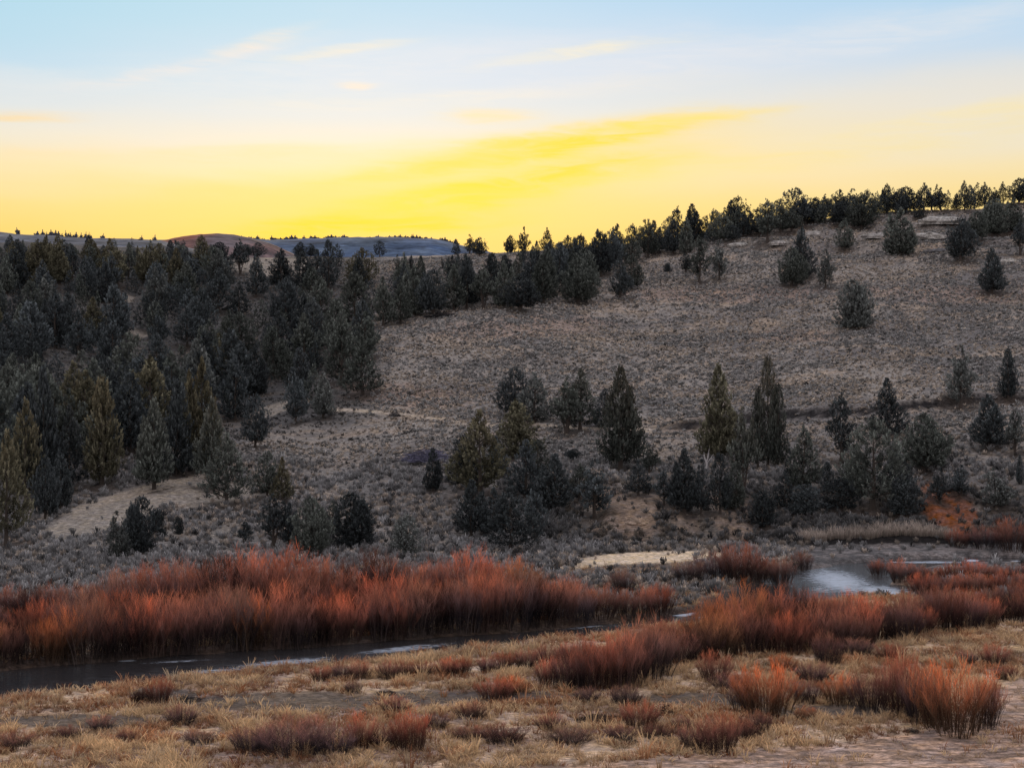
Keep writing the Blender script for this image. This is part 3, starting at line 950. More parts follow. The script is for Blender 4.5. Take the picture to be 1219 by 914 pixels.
# the wood along the ridge between the forest and the right hill
rp = [(470, 335), (520, 318), (560, 312), (640, 311), (700, 316), (760, 300), (800, 290), (830, 288), (830, 300), (770, 312), (720, 330), (690, 352), (600, 362), (520, 368), (480, 372)]
n_r, tries = 0, 0
while n_r < 44 and tries < 4000:
    tries += 1
    px, py = (random.uniform(470, 835), random.uniform(285, 372)) if random.random() < .3 else (random.uniform(665, 835), random.uniform(285, 345))
    if not in_poly(px, py, rp):
        continue
    X, Y, Z = ground_at(px, py)
    if any((X - a) ** 2 + ((Y - b) * .5) ** 2 < 3.0 ** 2 for a, b in placed):
        continue
    placed.append((X, Y))
    h = random.uniform(7.0, 11.0)
    hp = h * F / Y
    hp = min(hp, py - np.interp(px, [470, 600, 660, 700, 760, 830], [302, 300, 282, 270, 262, 247]) - 6 * random.random())
    if hp < 12:
        continue
    kind = random.choices(['cone', 'spire', 'egg', 'rag'], (4, 2, 3, 2))[0]
    left = px < 640
    tint = random.choices('dnb', (4, 3, 2))[0]
    zn = 'in the ridge wood above the fallen brush' if left else 'in the band of wood climbing to the right skyline'
    plant_tree(px, py, py - hp, hp * random.uniform(.45, .65), kind, tint, 0, '%s juniper crowded among others %s' % (ZT[tint], zn), '%s junipers %s' % (ZT[tint], zn), pos=(X, Y, Z))
    n_r += 1
n_s, tries = 0, 0
while n_s < 18 and tries < 2000:
    tries += 1
    px = random.uniform(830, 1225)
    line = np.interp(px, [830, 900, 950, 1050, 1140, 1225], [288, 276, 267, 254, 246, 240])
    py = line + random.uniform(-1, 7)
    X, Y, Z = ground_at(px, py)
    if any((X - a) ** 2 + ((Y - b) * .4) ** 2 < 2.2 ** 2 for a, b in placed):
        continue
    placed.append((X, Y))
    hp = random.uniform(20, 36)
    tint = random.choices('dn', (3, 2))[0]
    plant_tree(px, py, py - hp, hp * random.uniform(.6, .95), random.choices(['cone', 'egg', 'rag'], (2, 3, 2))[0], tint, 0, '%s juniper filling the gaps along the right skyline' % ZT[tint], '%s junipers on the right skyline' % ZT[tint], pos=(X, Y, Z))
    n_s += 1
print('trees', N_HAND, n_f, n_r, n_s)


# past 300 junipers: the small ones filling in behind and between are one mass
def mesh_arrays(me):
    v = np.empty(len(me.vertices) * 3, np.float32)
    me.vertices.foreach_get('co', v)
    q = np.empty(len(me.loops), np.int32)
    me.loops.foreach_get('vertex_index', q)
    c = np.empty(len(me.vertices) * 4, np.float32)
    me.color_attributes['Col'].data.foreach_get('color', c)
    return v.reshape(-1, 3), q.reshape(-1, 4), c.reshape(-1, 4)


MASS = [mesh_arrays(build_juniper(k, sd_, nl, .08, .45)[1]) for k, sd_, nl in (('cone', 701, 1), ('cone', 702, 2), ('spire', 703, 1), ('rag', 704, 2))]
rng = np.random.default_rng(5)
parts, n_m, tries = [], 0, 0
while n_m < 160 and tries < 9000:
    tries += 1
    k_ = random.random()
    if k_ < .5:
        px, py = random.uniform(-60, 475), random.uniform(294, 585)
        ok = (px < -20 or in_poly(px, py, poly)) and not any(((px - a) / rx) ** 2 + ((py - b) / ry) ** 2 < 1 for a, b, rx, ry in clear)
        top_lim = 283
    elif k_ < .66:
        px, py = random.uniform(520, 835), random.uniform(288, 366)
        ok, top_lim = in_poly(px, py, rp), np.interp(px, [520, 600, 660, 700, 760, 830], [304, 302, 284, 272, 264, 249])
    else:
        px = random.uniform(830, 1290)
        line = np.interp(px, [830, 900, 950, 1050, 1140, 1225], [288, 276, 267, 254, 246, 240])
        py = line + random.uniform(-3, 6)
        ok, top_lim = True, line - 34
    if not ok:
        continue
    X, Y, Z = ground_at(px, py)
    if any((X - a) ** 2 + ((Y - b) * .5) ** 2 < (1.9 if k_ < .66 else 1.1) ** 2 for a, b in placed):
        continue
    placed.append((X, Y))
    hp = min(random.uniform(5.0, 8.5) * F / Y, py - top_lim - 8 * random.random())
    if hp < 10:
        continue
    h, wd = hp / F * Y, hp / F * Y * random.uniform(.65, .9)
    v, q, c = random.choice(MASS)
    a = random.uniform(0, 6.283)
    x = v[:, 0] * math.cos(a) - v[:, 1] * math.sin(a)
    y = v[:, 0] * math.sin(a) + v[:, 1] * math.cos(a)
    c = c.copy()
    c[:, :3] *= np.array(TINT[random.choice('dnnb')]) * random.uniform(.7, 1.2)
    c[:, 3] = 0
    parts.append((np.stack([x * wd + X, y * wd + Y, v[:, 2] * h + Z - .05], 1), q, c))
    n_m += 1
o = obj('forest', make_mesh('forest', *join(parts), MAT_LEAF))
o.color = (1, 1, 1, 0)
tag(o, kind='stuff')


# ------------------------------------------------------------------ willows
def ribbons(P0, P1, P2, w0, w1, sidev=None):
    """two-segment tapering ribbons"""
    n = len(P0)
    d = unit(P2 - P0)
    a = perp(d)
    V = np.stack([P0 - a * w0, P0 + a * w0, P1 - a * (w0 + w1) / 2, P1 + a * (w0 + w1) / 2, P2 - a * w1, P2 + a * w1], 1)
    b = (np.arange(n) * 6)[:, None]
    Q = np.concatenate([b + np.array([0, 1, 3, 2]), b + np.array([2, 3, 5, 4])], 0)
    return V.reshape(-1, 3), Q


def build_willow(seed, spread=.5, nst=70, ntw=44):
    """height 1, half-width about .5"""
    global rng
    rng = np.random.default_rng(seed)
    a = rng.uniform(0, 2 * math.pi, nst)
    r = np.sqrt(rng.random(nst))
    b0 = np.stack([.34 * r * np.cos(a), .34 * r * np.sin(a), np.full(nst, -.02)], 1)
    hh = rng.uniform(.6, .95, nst) * (1 - .42 * r ** 2)
    out = spread * r * rng.uniform(.55, 1.05, nst)
    tip = b0 + np.stack([out * np.cos(a) * .55, out * np.sin(a) * .55, hh * .92], 1)
    mid = (b0 + tip) / 2 + np.stack([-out * np.cos(a) * .07, -out * np.sin(a) * .07, hh * .04], 1) + rng.normal(0, .012, (nst, 3))
    V, Q = ribbons(b0, mid, tip, rng.uniform(.004, .010, (nst, 1)), .002)
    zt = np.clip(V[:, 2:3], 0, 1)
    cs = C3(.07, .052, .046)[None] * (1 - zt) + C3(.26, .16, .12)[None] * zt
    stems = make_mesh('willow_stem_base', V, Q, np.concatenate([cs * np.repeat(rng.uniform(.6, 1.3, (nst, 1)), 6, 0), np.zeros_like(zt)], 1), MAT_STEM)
    n = nst * ntw
    k = np.repeat(np.arange(nst), ntw)
    f = rng.random(n) ** .8 * .93 + .05
    q0 = np.where((f < .5)[:, None], b0[k] + (mid[k] - b0[k]) * (f * 2)[:, None], mid[k] + (tip[k] - mid[k]) * (f * 2 - 1)[:, None])
    L = rng.uniform(.08, .26, n) * (1.15 - .4 * f)
    oa = rng.uniform(0, 6.283, n)
    d = unit(np.stack([np.cos(oa) * .45 + np.cos(a[k]) * .15, np.sin(oa) * .45 + np.sin(a[k]) * .15, np.full(n, 1.0)], 1) + rng.normal(0, .16, (n, 3)))
    q2 = q0 + d * L[:, None]
    q2[:, 2] = np.minimum(q2[:, 2], rng.uniform(.84, 1.02, n))
    q1 = (q0 + q2) / 2 + rng.normal(0, .018, (n, 3))
    V, Q = ribbons(q0, q1, q2, rng.uniform(.0013, .0026, (n, 1)), .0008)
    zt = np.clip(V[:, 2:3], 0, 1)
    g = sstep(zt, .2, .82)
    cb, cm, ct = C3(.048, .034, .034)[None], C3(.36, .160, .125)[None], C3(.72, .265, .15)[None]  # near-black base paints the shade between clumps into the twigs
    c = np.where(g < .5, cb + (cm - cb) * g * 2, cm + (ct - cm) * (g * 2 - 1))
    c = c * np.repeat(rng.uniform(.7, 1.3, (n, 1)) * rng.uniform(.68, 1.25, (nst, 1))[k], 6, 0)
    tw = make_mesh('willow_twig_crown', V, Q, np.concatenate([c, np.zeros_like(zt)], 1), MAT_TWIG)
    return stems, tw


WIL = [build_willow(600 + i, .5 + .1 * (i % 3)) for i in range(9)]
rng = np.random.default_rng(6)
WT = {'o': ((1.2, 1.12, .8), 'bright orange'), 'r': ((1.0, .90, .86), 'rusty red'), 'p': ((.70, .84, 1.0), 'purple-brown'), 'b': ((.72, .9, 1.0), 'dull brown'), 'k': ((.26, .30, .36), 'blackish shade stand-in')}  # these clumps in the rows stand in for shaded gaps
ORD = ['zeroth', 'first', 'second', 'third', 'fourth', 'fifth', 'sixth', 'seventh', 'eighth', 'ninth', 'tenth', 'eleventh', 'twelfth', 'thirteenth', 'fourteenth', 'fifteenth', 'sixteenth', 'seventeenth', 'eighteenth', 'nineteenth', 'twentieth',
       'twenty-first', 'twenty-second', 'twenty-third', 'twenty-fourth']


def plant_willow(px, base, top, w, tint, label, group=None, Yoff=0.0, cat='willow shrub'):
    X, Y, Z = ground_at(px, base)
    Y += Yoff
    Z = float(height(np.array([X]), np.array([Y]))[0])
    if Z < -.35:
        Z = -.35
    h = (base - top) / F * Y * 1.26
    wd = w / F * Y * 1.1
    st, tw = random.choice(WIL)
    e = obj('willow_shrub', None, None, (X, Y, Z - .04))
    e.empty_display_size = .4
    e.rotation_euler = (0, 0, random.uniform(0, 6.283))
    e.scale = (wd, wd, h)
    tag(e, label, cat, group)
    a, b = obj('stem_base', st, e), obj('twig_crown', tw, e)
    k = random.uniform(.75, 1.25)
    hv = random.uniform(-.08, .08)
    b.color = tuple(v * k for v in np.array(WT[tint][0]) * (1 + hv, 1 - hv, 1 - 2 * hv)) + (0,)
    a.color = tuple(.5 + .5 * v for v in WT[tint][0]) + (0,)
    return e


def willow_row(pts, n, tints, place, group, wmul=.85, jit=5.0, hj=.2, hm=1.0):
    xs = [p[0] for p in pts]
    pxs = np.linspace(xs[0], xs[-1], n)
    for i, px in enumerate(pxs):
        b = np.interp(px, xs, [p[1] for p in pts])
        t = np.interp(px, xs, [p[2] for p in pts])
        px_ = px + random.uniform(-jit, jit)
        b += random.uniform(-2, 2)
        h = (b - t) * hm * (1 + random.uniform(-hj, hj))
        tint = tints[i % len(tints)] if len(tints) < n else tints[i]
        o = i + 1
        pos = '%s from left' % ORD[o] if o <= n / 2 + .5 else ('%s from right' % ORD[n - i] if n - i > 1 else 'last at the right end')
        plant_willow(px_, b, b - h, max(h * wmul, 26), tint, '%s willow, %s %s' % (WT[tint][1], pos, place), group)


# far bank, back row and front row
willow_row([(-20, 742, 698), (60, 741, 690), (110, 738, 680), (165, 737, 686), (200, 735, 664), (300, 732, 661), (400, 729, 663), (480, 724, 666), (540, 722, 664), (600, 718, 666), (640, 716, 676)],
           24, 'ppkpppbrprkrprbrkprprro', 'in the back row on the far bank', 'willows in the back row on the far bank', 1.0)
willow_row([(-20, 764, 706), (100, 760, 702), (200, 756, 692), (300, 752, 686), (400, 746, 682), (520, 738, 676), (640, 728, 678), (710, 724, 690)],
           24, 'pkrpbrkrppbkprkrprkprrro', 'in the middle row on the far bank', 'willows in the middle row on the far bank', 1.1, hm=.84)
willow_row([(-20, 789, 724), (20, 788, 722), (60, 786, 736), (100, 784, 714), (180, 778, 708), (240, 774, 704), (300, 771, 700), (340, 768, 696), (400, 764, 706), (440, 760, 704), (500, 755, 690), (560, 751, 680), (620, 746, 682), (680, 741, 690), (735, 736, 690), (790, 734, 698)],
           34, 'orkoobrkrrprborpkrrprbkprrpkrprbrrrb', 'in the front row on the far bank', 'willows in the front row on the far bank', .9, hm=.9)
for px, b, t, w, lab in [(255, 748, 696, 36, 'nearly black bush showing through the far-bank willows left of centre'), (392, 742, 684, 30, 'nearly black bush among the far-bank willows below the dark ball juniper'),
                         (68, 776, 732, 26, 'nearly black bush in the far-bank willows near the left edge'), (205, 756, 706, 28, 'nearly black bush between the left far-bank willow clumps'),
                         (455, 758, 715, 34, 'nearly black bush low in the far-bank willows under centre')]:
    plant_willow(px, b, t, w, 'k', lab, cat='bush')
# near bank along the water
willow_row([(385, 810, 789), (440, 808, 787), (520, 804, 782), (600, 797, 775), (660, 793, 767), (720, 793, 759)], 15, 'rprprprrpr', 'in the low row along the near bank', 'low willows along the near water edge', 1.1)
willow_row([(655, 818, 772), (690, 820, 758), (740, 818, 752), (775, 806, 744)], 7, 'rpprrpb', 'in the taller group ending the near-bank row', 'willows right of the near bank bend', .9)
# big band curving to the right edge
willow_row([(770, 770, 742), (820, 768, 730), (860, 764, 712), (910, 758, 700), (950, 752, 696), (1000, 750, 708), (1060, 744, 712), (1110, 738, 702), (1170, 728, 692), (1225, 722, 688)],
           20, 'rroooorkrprrkrprrbpr', 'in the back row of the right-hand band', 'willows in the back row of the right-hand band', 1.0)
willow_row([(760, 796, 752), (800, 792, 746), (850, 784, 730), (900, 778, 718), (945, 776, 712), (1000, 772, 716), (1060, 764, 718), (1110, 754, 712), (1170, 745, 702), (1225, 740, 698)],
           20, 'pprkorkrrrbrkprkprkr', 'in the front row of the right-hand band', 'willows in the front row of the right-hand band', 1.0, hm=.92)
# inside the river bend
willow_row([(1050, 694, 672), (1120, 691, 669), (1225, 688, 668)], 9, 'rrprr', 'in the far row inside the river bend', 'willows inside the river bend', 1.3)
willow_row([(1095, 710, 684), (1150, 708, 680), (1225, 704, 678)], 7, 'rprrr', 'in the near row inside the river bend', 'willows inside the river bend', 1.2)
SINGLE = [
    (852, 690, 655, 46, 'p', 'purple-brown willow on the left of the round island clump by the sand'), (880, 692, 645, 52, 'r', 'tall rusty willow forming the round clump by the pale sand'),
    (905, 692, 660, 30, 'r', 'small rusty willow at the right of the round clump by the pale sand'), (822, 692, 666, 34, 'b', 'low grey-brown shrub at the left foot of the round clump'),
    (741, 706, 676, 30, 'b', 'thin brownish willow right of the far-bank band'), (786, 716, 692, 26, 'b', 'faint brown twiggy shrub near the white rapids'),
    (930, 706, 672, 34, 'b', 'brown twiggy shrub on the left lip of the river bend'), (955, 686, 662, 24, 'b', 'small brown shrub at the end of the cut bank'),
    (1205, 656, 618, 44, 'r', 'red shrub on the bank top at the right edge'), (1170, 652, 624, 34, 'p', 'purple shrub on the bank top left of the red one'), (1140, 650, 628, 30, 'r', 'low red shrub under the red earth scar'),
    (912, 853, 788, 74, 'o', 'wide bright orange willow alone in the dry grass, left of the foreground group'), (885, 845, 806, 36, 'p', 'low purple willow at the left side of the wide orange foreground one'),
    (958, 836, 806, 40, 'p', 'dull willow between the wide orange one and the middle foreground clumps'), (1000, 838, 800, 46, 'o', 'orange-topped low willow in the middle of the foreground group'),
    (1035, 846, 796, 46, 'p', 'purple-brown willow right of the orange-topped low one'), (1072, 852, 774, 60, 'r', 'tall red willow standing behind the rightmost foreground one'),
    (1098, 862, 796, 48, 'p', 'purple willow filling the gap left of the rightmost foreground one'), (1138, 872, 783, 86, 'o', 'largest orange willow beside the dirt road'),
    (1172, 866, 800, 40, 'r', 'slim reddish willow at the road side of the largest orange one'),
    (851, 812, 774, 38, 'r', 'small reddish willow in the grass below the right-hand band'), (985, 792, 750, 38, 'p', 'pale purple twiggy willow in front of the right-hand band'), (1020, 780, 758, 40, 'b', 'low brown brush in front of the right-hand band'),
    (350, 897, 850, 90, 'p', 'broad purple-brown willow low in the left foreground'), (300, 894, 862, 50, 'p', 'low purple willow at the left of the broad foreground one'), (398, 896, 862, 56, 'p', 'low purple willow at the right of the broad foreground one'),
    (430, 890, 848, 36, 'r', 'reddish willow in the left foreground, right of the purple clump'), (490, 892, 842, 46, 'r', 'upright red willow in the left-centre foreground'), (460, 888, 862, 40, 'p', 'low dull willow between two red ones in the left-centre foreground'),
    (190, 838, 806, 32, 'r', 'small red willow at the near water edge on the left'), (168, 836, 818, 26, 'k', 'small black bush beside the red willow at the near water edge'), (590, 834, 804, 44, 'r', 'small red willow in the central dry grass'),
    (762, 868, 832, 40, 'r', 'small red willow in the grass right of centre'), (856, 896, 846, 54, 'r', 'faded red willow low in the foreground, left of the dirt road'), (826, 892, 858, 34, 'p', 'low dull willow next to the faded red foreground one'),
    (600, 884, 860, 54, 'p', 'low purple brush in the central foreground'), (560, 880, 862, 40, 'b', 'low brown brush left of the purple brush in the central foreground'), (680, 884, 864, 46, 'b', 'low brown brush right of the purple brush in the central foreground'),
    (738, 880, 862, 40, 'p', 'low dull brush in the foreground between centre and road'), (784, 880, 860, 36, 'b', 'low brown twigs left of the faded red foreground willow'), (1183, 792, 764, 30, 'r', 'small red twiggy willow at the right edge beside pale tall grass'),
    (20, 890, 868, 40, 'b', 'low brown brush at the bottom left corner'), (236, 884, 868, 40, 'b', 'low brown brush in the left foreground grass'),
]
for t in SINGLE:
    plant_willow(*t)


SPRIG = [(120, 868, 'r'), (150, 884, 'p'), (80, 880, 'r'), (270, 850, 'r'), (215, 862, 'p'), (380, 838, 'r'), (420, 826, 'r'), (470, 848, 'r'), (520, 866, 'r'), (545, 838, 'p'), (560, 856, 'r'), (640, 846, 'r'), (655, 868, 'r'), (610, 826, 'o'), (700, 836, 'r'),
         (725, 850, 'p'), (745, 838, 'r'), (800, 836, 'r'), (815, 870, 'r'), (880, 880, 'r'), (900, 872, 'p'), (930, 868, 'r'), (960, 858, 'o'), (985, 866, 'r'), (870, 822, 'r'), (930, 800, 'o'), (970, 812, 'r'), (1040, 800, 'r'), (1060, 786, 'r'), (1105, 778, 'p'), (1150, 790, 'r'), (1195, 808, 'r')]
for px, py, tt in SPRIG[::2] + SPRIG[1::6]:
    hh = random.uniform(15, 26)
    tt = {'r': random.choice('rbp'), 'o': 'o', 'p': 'p'}[tt]
    plant_willow(px, py, py - hh, hh * random.uniform(1.2, 1.9), tt, 'knee-high %s willow sprig scattered in the foreground grass' % WT[tt][1], '%s willow sprigs in the foreground grass' % WT[tt][1])
MAT_ROCK = ground_mat('weathered_rock', (1.2, 6.0), .8)


def ledge(px, py, w, h, label, seed, tone=(.27, .25, .235)):
    """a low weathered ledge of rock: a lumpy block with stepped faces"""
    X, Y, Z = ground_at(px, py)
    W_, H_ = w / F * Y, h / F * Y
    nu, nv = 46, 18
    u, v = np.meshgrid(np.linspace(0, 2 * math.pi, nu, endpoint=False), np.linspace(0, 1, nv))
    prof = np.clip(1.05 - v ** 3.5, 0, 1) ** .5 * np.where(v > .98, .0, 1)
    blk = 1 + (fbm(np.cos(u) * 3 + seed, np.sin(u) * 3 + v * 2, seed, 3) - .5) * .9
    st = (np.floor(v * 4 + fbm(np.cos(u) * 2, np.sin(u) * 2 + seed, seed + 1, 2) * 1.5) % 2) * .08
    xx = np.cos(u) * W_ / 2 * prof * (blk - st)
    yy = np.sin(u) * W_ / 4 * prof * (blk - st)
    zz_ = v * H_ * (.7 + .6 * fbm(np.cos(u) * 2 + 5, np.sin(u) * 2 + seed, seed + 2, 3)) - .5
    q = np.arange(nu * nv).reshape(nv, nu)
    Q = np.stack([q[:-1], np.roll(q, -1, 1)[:-1], np.roll(q, -1, 1)[1:], q[1:]], -1).reshape(-1, 4)
    V = np.stack([xx, yy, zz_], -1).reshape(-1, 3)
    C = np.tile(np.array(tone)[None], (len(V), 1)) * (.7 + .6 * fbm(V[:, 0] * 1.3, V[:, 2] * 4, seed + 4, 2))[:, None]
    o = obj('rock_ledge', make_mesh('rock_ledge', V, Q, C, MAT_ROCK), None, (X, Y, Z))
    tag(o, label, 'rock')


ledge(1122, 266, 54, 9, 'long pale rock ledge right under the summit clump of trees', 1, (.33, .31, .29))
ledge(1105, 283, 46, 8, 'pale rock ledge below the longest one, beside the broad juniper', 2, (.30, .28, .26))
ledge(1045, 283, 30, 6, 'low grey rock ledge below the round skyline juniper with a trunk', 3)
ledge(968, 281, 30, 7, 'grey rock ledge under the airy skyline junipers', 4)
ledge(930, 290, 24, 6, 'small grey rock ledge below the largest domed skyline juniper', 5)
ledge(880, 292, 26, 5, 'flat pale rock under the big rounded skyline juniper', 6, (.33, .31, .29))
ledge(1116, 300, 34, 6, 'dark rock step left of the rounded juniper below the summit', 7, (.12, .115, .12))
ledge(1200, 312, 24, 6, 'small pale rock near the right edge below the summit grove', 8, (.30, .28, .26))
ledge(760, 622, 34, 10, 'eroded tan rib of earth on the bank above the pale sand', 9, (.24, .18, .135))
ledge(716, 634, 30, 10, 'small eroded tan rib at the left of the bank above the sand', 10, (.22, .165, .13))

# ------------------------------------------------------------------ brush piles, snag, post
def twig_heap(name, seed, n, rad, hgt, col):
    global rng
    rng = np.random.default_rng(seed)
    a = rng.uniform(0, 6.283, n)
    r = np.sqrt(rng.random(n)) * rad
    z = hgt * (1 - (r / rad) ** 2) * rng.random(n)
    p = np.stack([r * np.cos(a), r * np.sin(a), z], 1)
    b = rng.uniform(0, 6.283, n)
    d = unit(np.stack([np.cos(b), np.sin(b), rng.uniform(-.2, .7, n)], 1)) * rng.uniform(.2, .7, (n, 1)) * rad
    V, Q = ribbons(p - d * .5 + np.array([0, 0, .02]), p + rng.normal(0, .03, (n, 3)), p + d * .5, rng.uniform(.012, .028, (n, 1)), .008)
    V[:, 2] = np.maximum(V[:, 2], -.02)
    c = np.tile(np.array(col)[None], (n, 1)) * rng.uniform(.5, 1.5, (n, 1))
    return make_mesh(name, V, Q, np.concatenate([np.repeat(c, 6, 0), np.zeros((len(V), 1))], 1), MAT_STEM)


def heap(px, py, w, h, col, label, seed, cat='brush pile', nm='brush_pile', n=420):
    X, Y, Z = ground_at(px, py)
    o = obj(nm, twig_heap(nm, seed, n, 1.0, .8, col), None, (X, Y, Z - .02))
    o.scale = (w / F * Y / 2, w / F * Y / 2.4, h / F * Y)
    o.color = (1, 1, 1, 0)
    return tag(o, label, cat)


heap(508, 549, 62, 19, (.15, .145, .21), 'purple-grey tangle of bare brush left of the big olive-gold juniper', 31, 'brush', n=900)
heap(528, 378, 46, 9, (.03, .03, .033), 'dark fallen brush at the foot of the ridge wood', 32, n=600)
heap(608, 842, 20, 9, (.03, .025, .025), 'small black brush pile in the central dry grass', 33)
heap(576, 842, 24, 8, (.05, .03, .028), 'dark brown brush pile left of the small black one', 34)
heap(790, 850, 32, 15, (.07, .05, .05), 'round twiggy brush pile right of centre in the dry grass', 35)
heap(715, 858, 62, 10, (.06, .045, .038), 'long low brush pile between centre and the round one', 36, n=600)
heap(745, 884, 30, 12, (.06, .05, .055), 'greyish brush pile close to the bottom, right of centre', 37)
heap(470, 496, 17, 8, (.03, .03, .035), 'small dark brush heap on the pale track', 38)
heap(460, 826, 26, 7, (.04, .035, .035), 'dark low tangle left of centre near the water', 39)
heap(222, 834, 40, 7, (.05, .045, .045), 'grey low tangle right of the small red water-edge willow', 40)
heap(910, 792, 16, 6, (.03, .025, .025), 'small black clod of brush before the right-hand willow band', 41)
heap(1085, 872, 22, 7, (.05, .045, .045), 'grey brush litter at the foot of the largest orange willow', 42)
# white bare snag
X, Y, Z = ground_at(841, 560)
sn = []
rng = np.random.default_rng(77)
for k in range(9):
    a = rng.uniform(0, 6.283)
    b = np.array([math.cos(a) * rng.uniform(.3, 1.1), math.sin(a) * .5, rng.uniform(1.9, 2.9)])
    sn.append(tube([(0, 0, .8), tuple(b * .55 + np.array([0, 0, .35])), tuple(b)], [.05, .04, .015], 4))
sn.append(tube([(0, 0, -.1), (.05, 0, .7), (0, 0, 1.4)], [.09, .07, .05], 6))
v, q, c = join([(a, b, np.tile(np.array([.55, .52, .52, 0]), (len(a), 1))) for a, b in sn])
o = obj('dead_tree', make_mesh('dead_tree', v, q, c, MAT_BARK), None, (X, Y, Z))
o.color = (1, 1, 1, 0)
tag(o, 'white bare dead tree on the lower bank left of the tall green juniper', 'dead tree')
# weathered post
X, Y, Z = ground_at(28, 631)
v, q = tube([(0, 0, -.2), (.01, 0, .5), (.03, 0, 1.0), (.03, 0, 1.02)], [.13, .125, .12, .03], 8)
o = obj('tree_stump', make_mesh('tree_stump', v, q, np.tile(np.array([.32, .29, .26, 0]), (len(v), 1)), MAT_BARK), None, (X, Y, Z))
o.color = (1, 1, 1, 0)
tag(o, 'short pale grey stump beside the large olive-gold juniper at left', 'stump')


# contact shading painted into the ground colour under every juniper
_contact_shade = np.zeros(GX.shape)
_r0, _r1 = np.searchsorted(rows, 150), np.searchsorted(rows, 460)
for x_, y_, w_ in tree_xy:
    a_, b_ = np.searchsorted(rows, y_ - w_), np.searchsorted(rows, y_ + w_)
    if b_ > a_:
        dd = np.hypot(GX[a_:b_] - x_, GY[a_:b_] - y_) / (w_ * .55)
        _contact_shade[a_:b_] = np.maximum(_contact_shade[a_:b_], 1 - sstep(dd + (n_fine[a_:b_] - .5) * .8, .45, 1.05))
gcol = lerp3(gcol, C3(.05, .04, .034)[None, None], _contact_shade * .85)
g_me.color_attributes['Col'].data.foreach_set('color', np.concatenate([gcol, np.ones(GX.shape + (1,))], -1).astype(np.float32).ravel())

# ------------------------------------------------------------------ countless plants: dry grass, sage, distant trees (stuff)
def instance(PV, PQ, PC, pos, scl, rot, tint):
    """bake copies of a small prototype into one mesh"""
    n, m = len(pos), len(PV)
    c, s_ = np.cos(rot), np.sin(rot)
    x = PV[None, :, 0] * c[:, None] - PV[None, :, 1] * s_[:, None]
    y = PV[None, :, 0] * s_[:, None] + PV[None, :, 1] * c[:, None]
    V = np.stack([x * scl[:, 0:1], y * scl[:, 0:1], PV[None, :, 2] * scl[:, 1:2]], -1) + pos[:, None]
    Q = PQ[None] + (np.arange(n) * m)[:, None, None]
    Cc = PC[None] * tint[:, None]
    return V.reshape(-1, 3), Q.reshape(-1, 4), Cc.reshape(-1, 3)


def tuft(seed, nb):
    global rng
    rng = np.random.default_rng(seed)
    a = rng.uniform(0, 6.283, nb)
    r = np.sqrt(rng.random(nb)) * .5
    p0 = np.stack([r * np.cos(a) * .6, r * np.sin(a) * .6, np.full(nb, -.05)], 1)
    lean = rng.uniform(.2, 1.0, nb)
    hh = rng.uniform(.5, 1.0, nb)
    p1 = p0 + np.stack([np.cos(a) * lean * .22, np.sin(a) * lean * .22, hh * .62], 1)
    p2 = p0 + np.stack([np.cos(a) * lean * .62, np.sin(a) * lean * .62, hh], 1)
    V, Q = ribbons(p0, p1, p2, rng.uniform(.024, .045, (nb, 1)), .010)
    z = np.clip(V[:, 2:3], 0, 1)
    return V, Q, (.45 + .65 * z) * np.repeat(rng.uniform(.75, 1.2, (nb, 1)), 6, 0) * np.ones((1, 3))


def sagep(seed, nq):
    global rng
    rng = np.random.default_rng(seed)
    d = unit(rng.normal(size=(nq, 3)))
    d[:, 2] = np.abs(d[:, 2])
    P = d * rng.uniform(.4, 1.0, (nq, 1)) * np.array([.5, .5, .8])
    ax = unit(d + rng.normal(0, .5, (nq, 3)) + np.array([0, 0, .4]))
    V, Q = quads_from(P, perp(ax) * rng.uniform(.09, .17, (nq, 1)), ax * rng.uniform(.12, .24, (nq, 1)))
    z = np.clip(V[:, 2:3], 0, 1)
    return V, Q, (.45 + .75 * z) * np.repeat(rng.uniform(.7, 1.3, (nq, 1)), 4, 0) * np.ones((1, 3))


def scatter_stuff(name, protos, X, Y, size, aspect, tint, mat):
    Z = height(X, Y)
    rng2 = np.random.default_rng(3)
    which = rng2.integers(0, len(protos), len(X))
    parts = []
    for k, (V, Q, C) in enumerate(protos):
        m = which == k
        parts.append(instance(V, Q, C, np.stack([X[m], Y[m], Z[m]], 1), np.stack([size[m], size[m] * aspect[m]], 1), rng2.uniform(0, 6.283, m.sum()), tint[m]))
    V, Q, C = join(parts)
    o = obj(name, make_mesh(name, V, Q, np.concatenate([C, np.zeros((len(C), 1))], 1), mat))
    o.color = (1, 1, 1, 0)
    return tag(o, kind='stuff')


def mask_at(M, X, Y):
    """sample a ground mask at world points"""
    ri = np.clip(np.searchsorted(rows, Y), 0, NR - 1)
    w = np.where(Y < 0, 45, 45 + .5 * np.maximum(Y, 0))
    ci = np.clip(np.searchsorted(s, X / w), 0, NC - 1)
    return M[ri, ci]


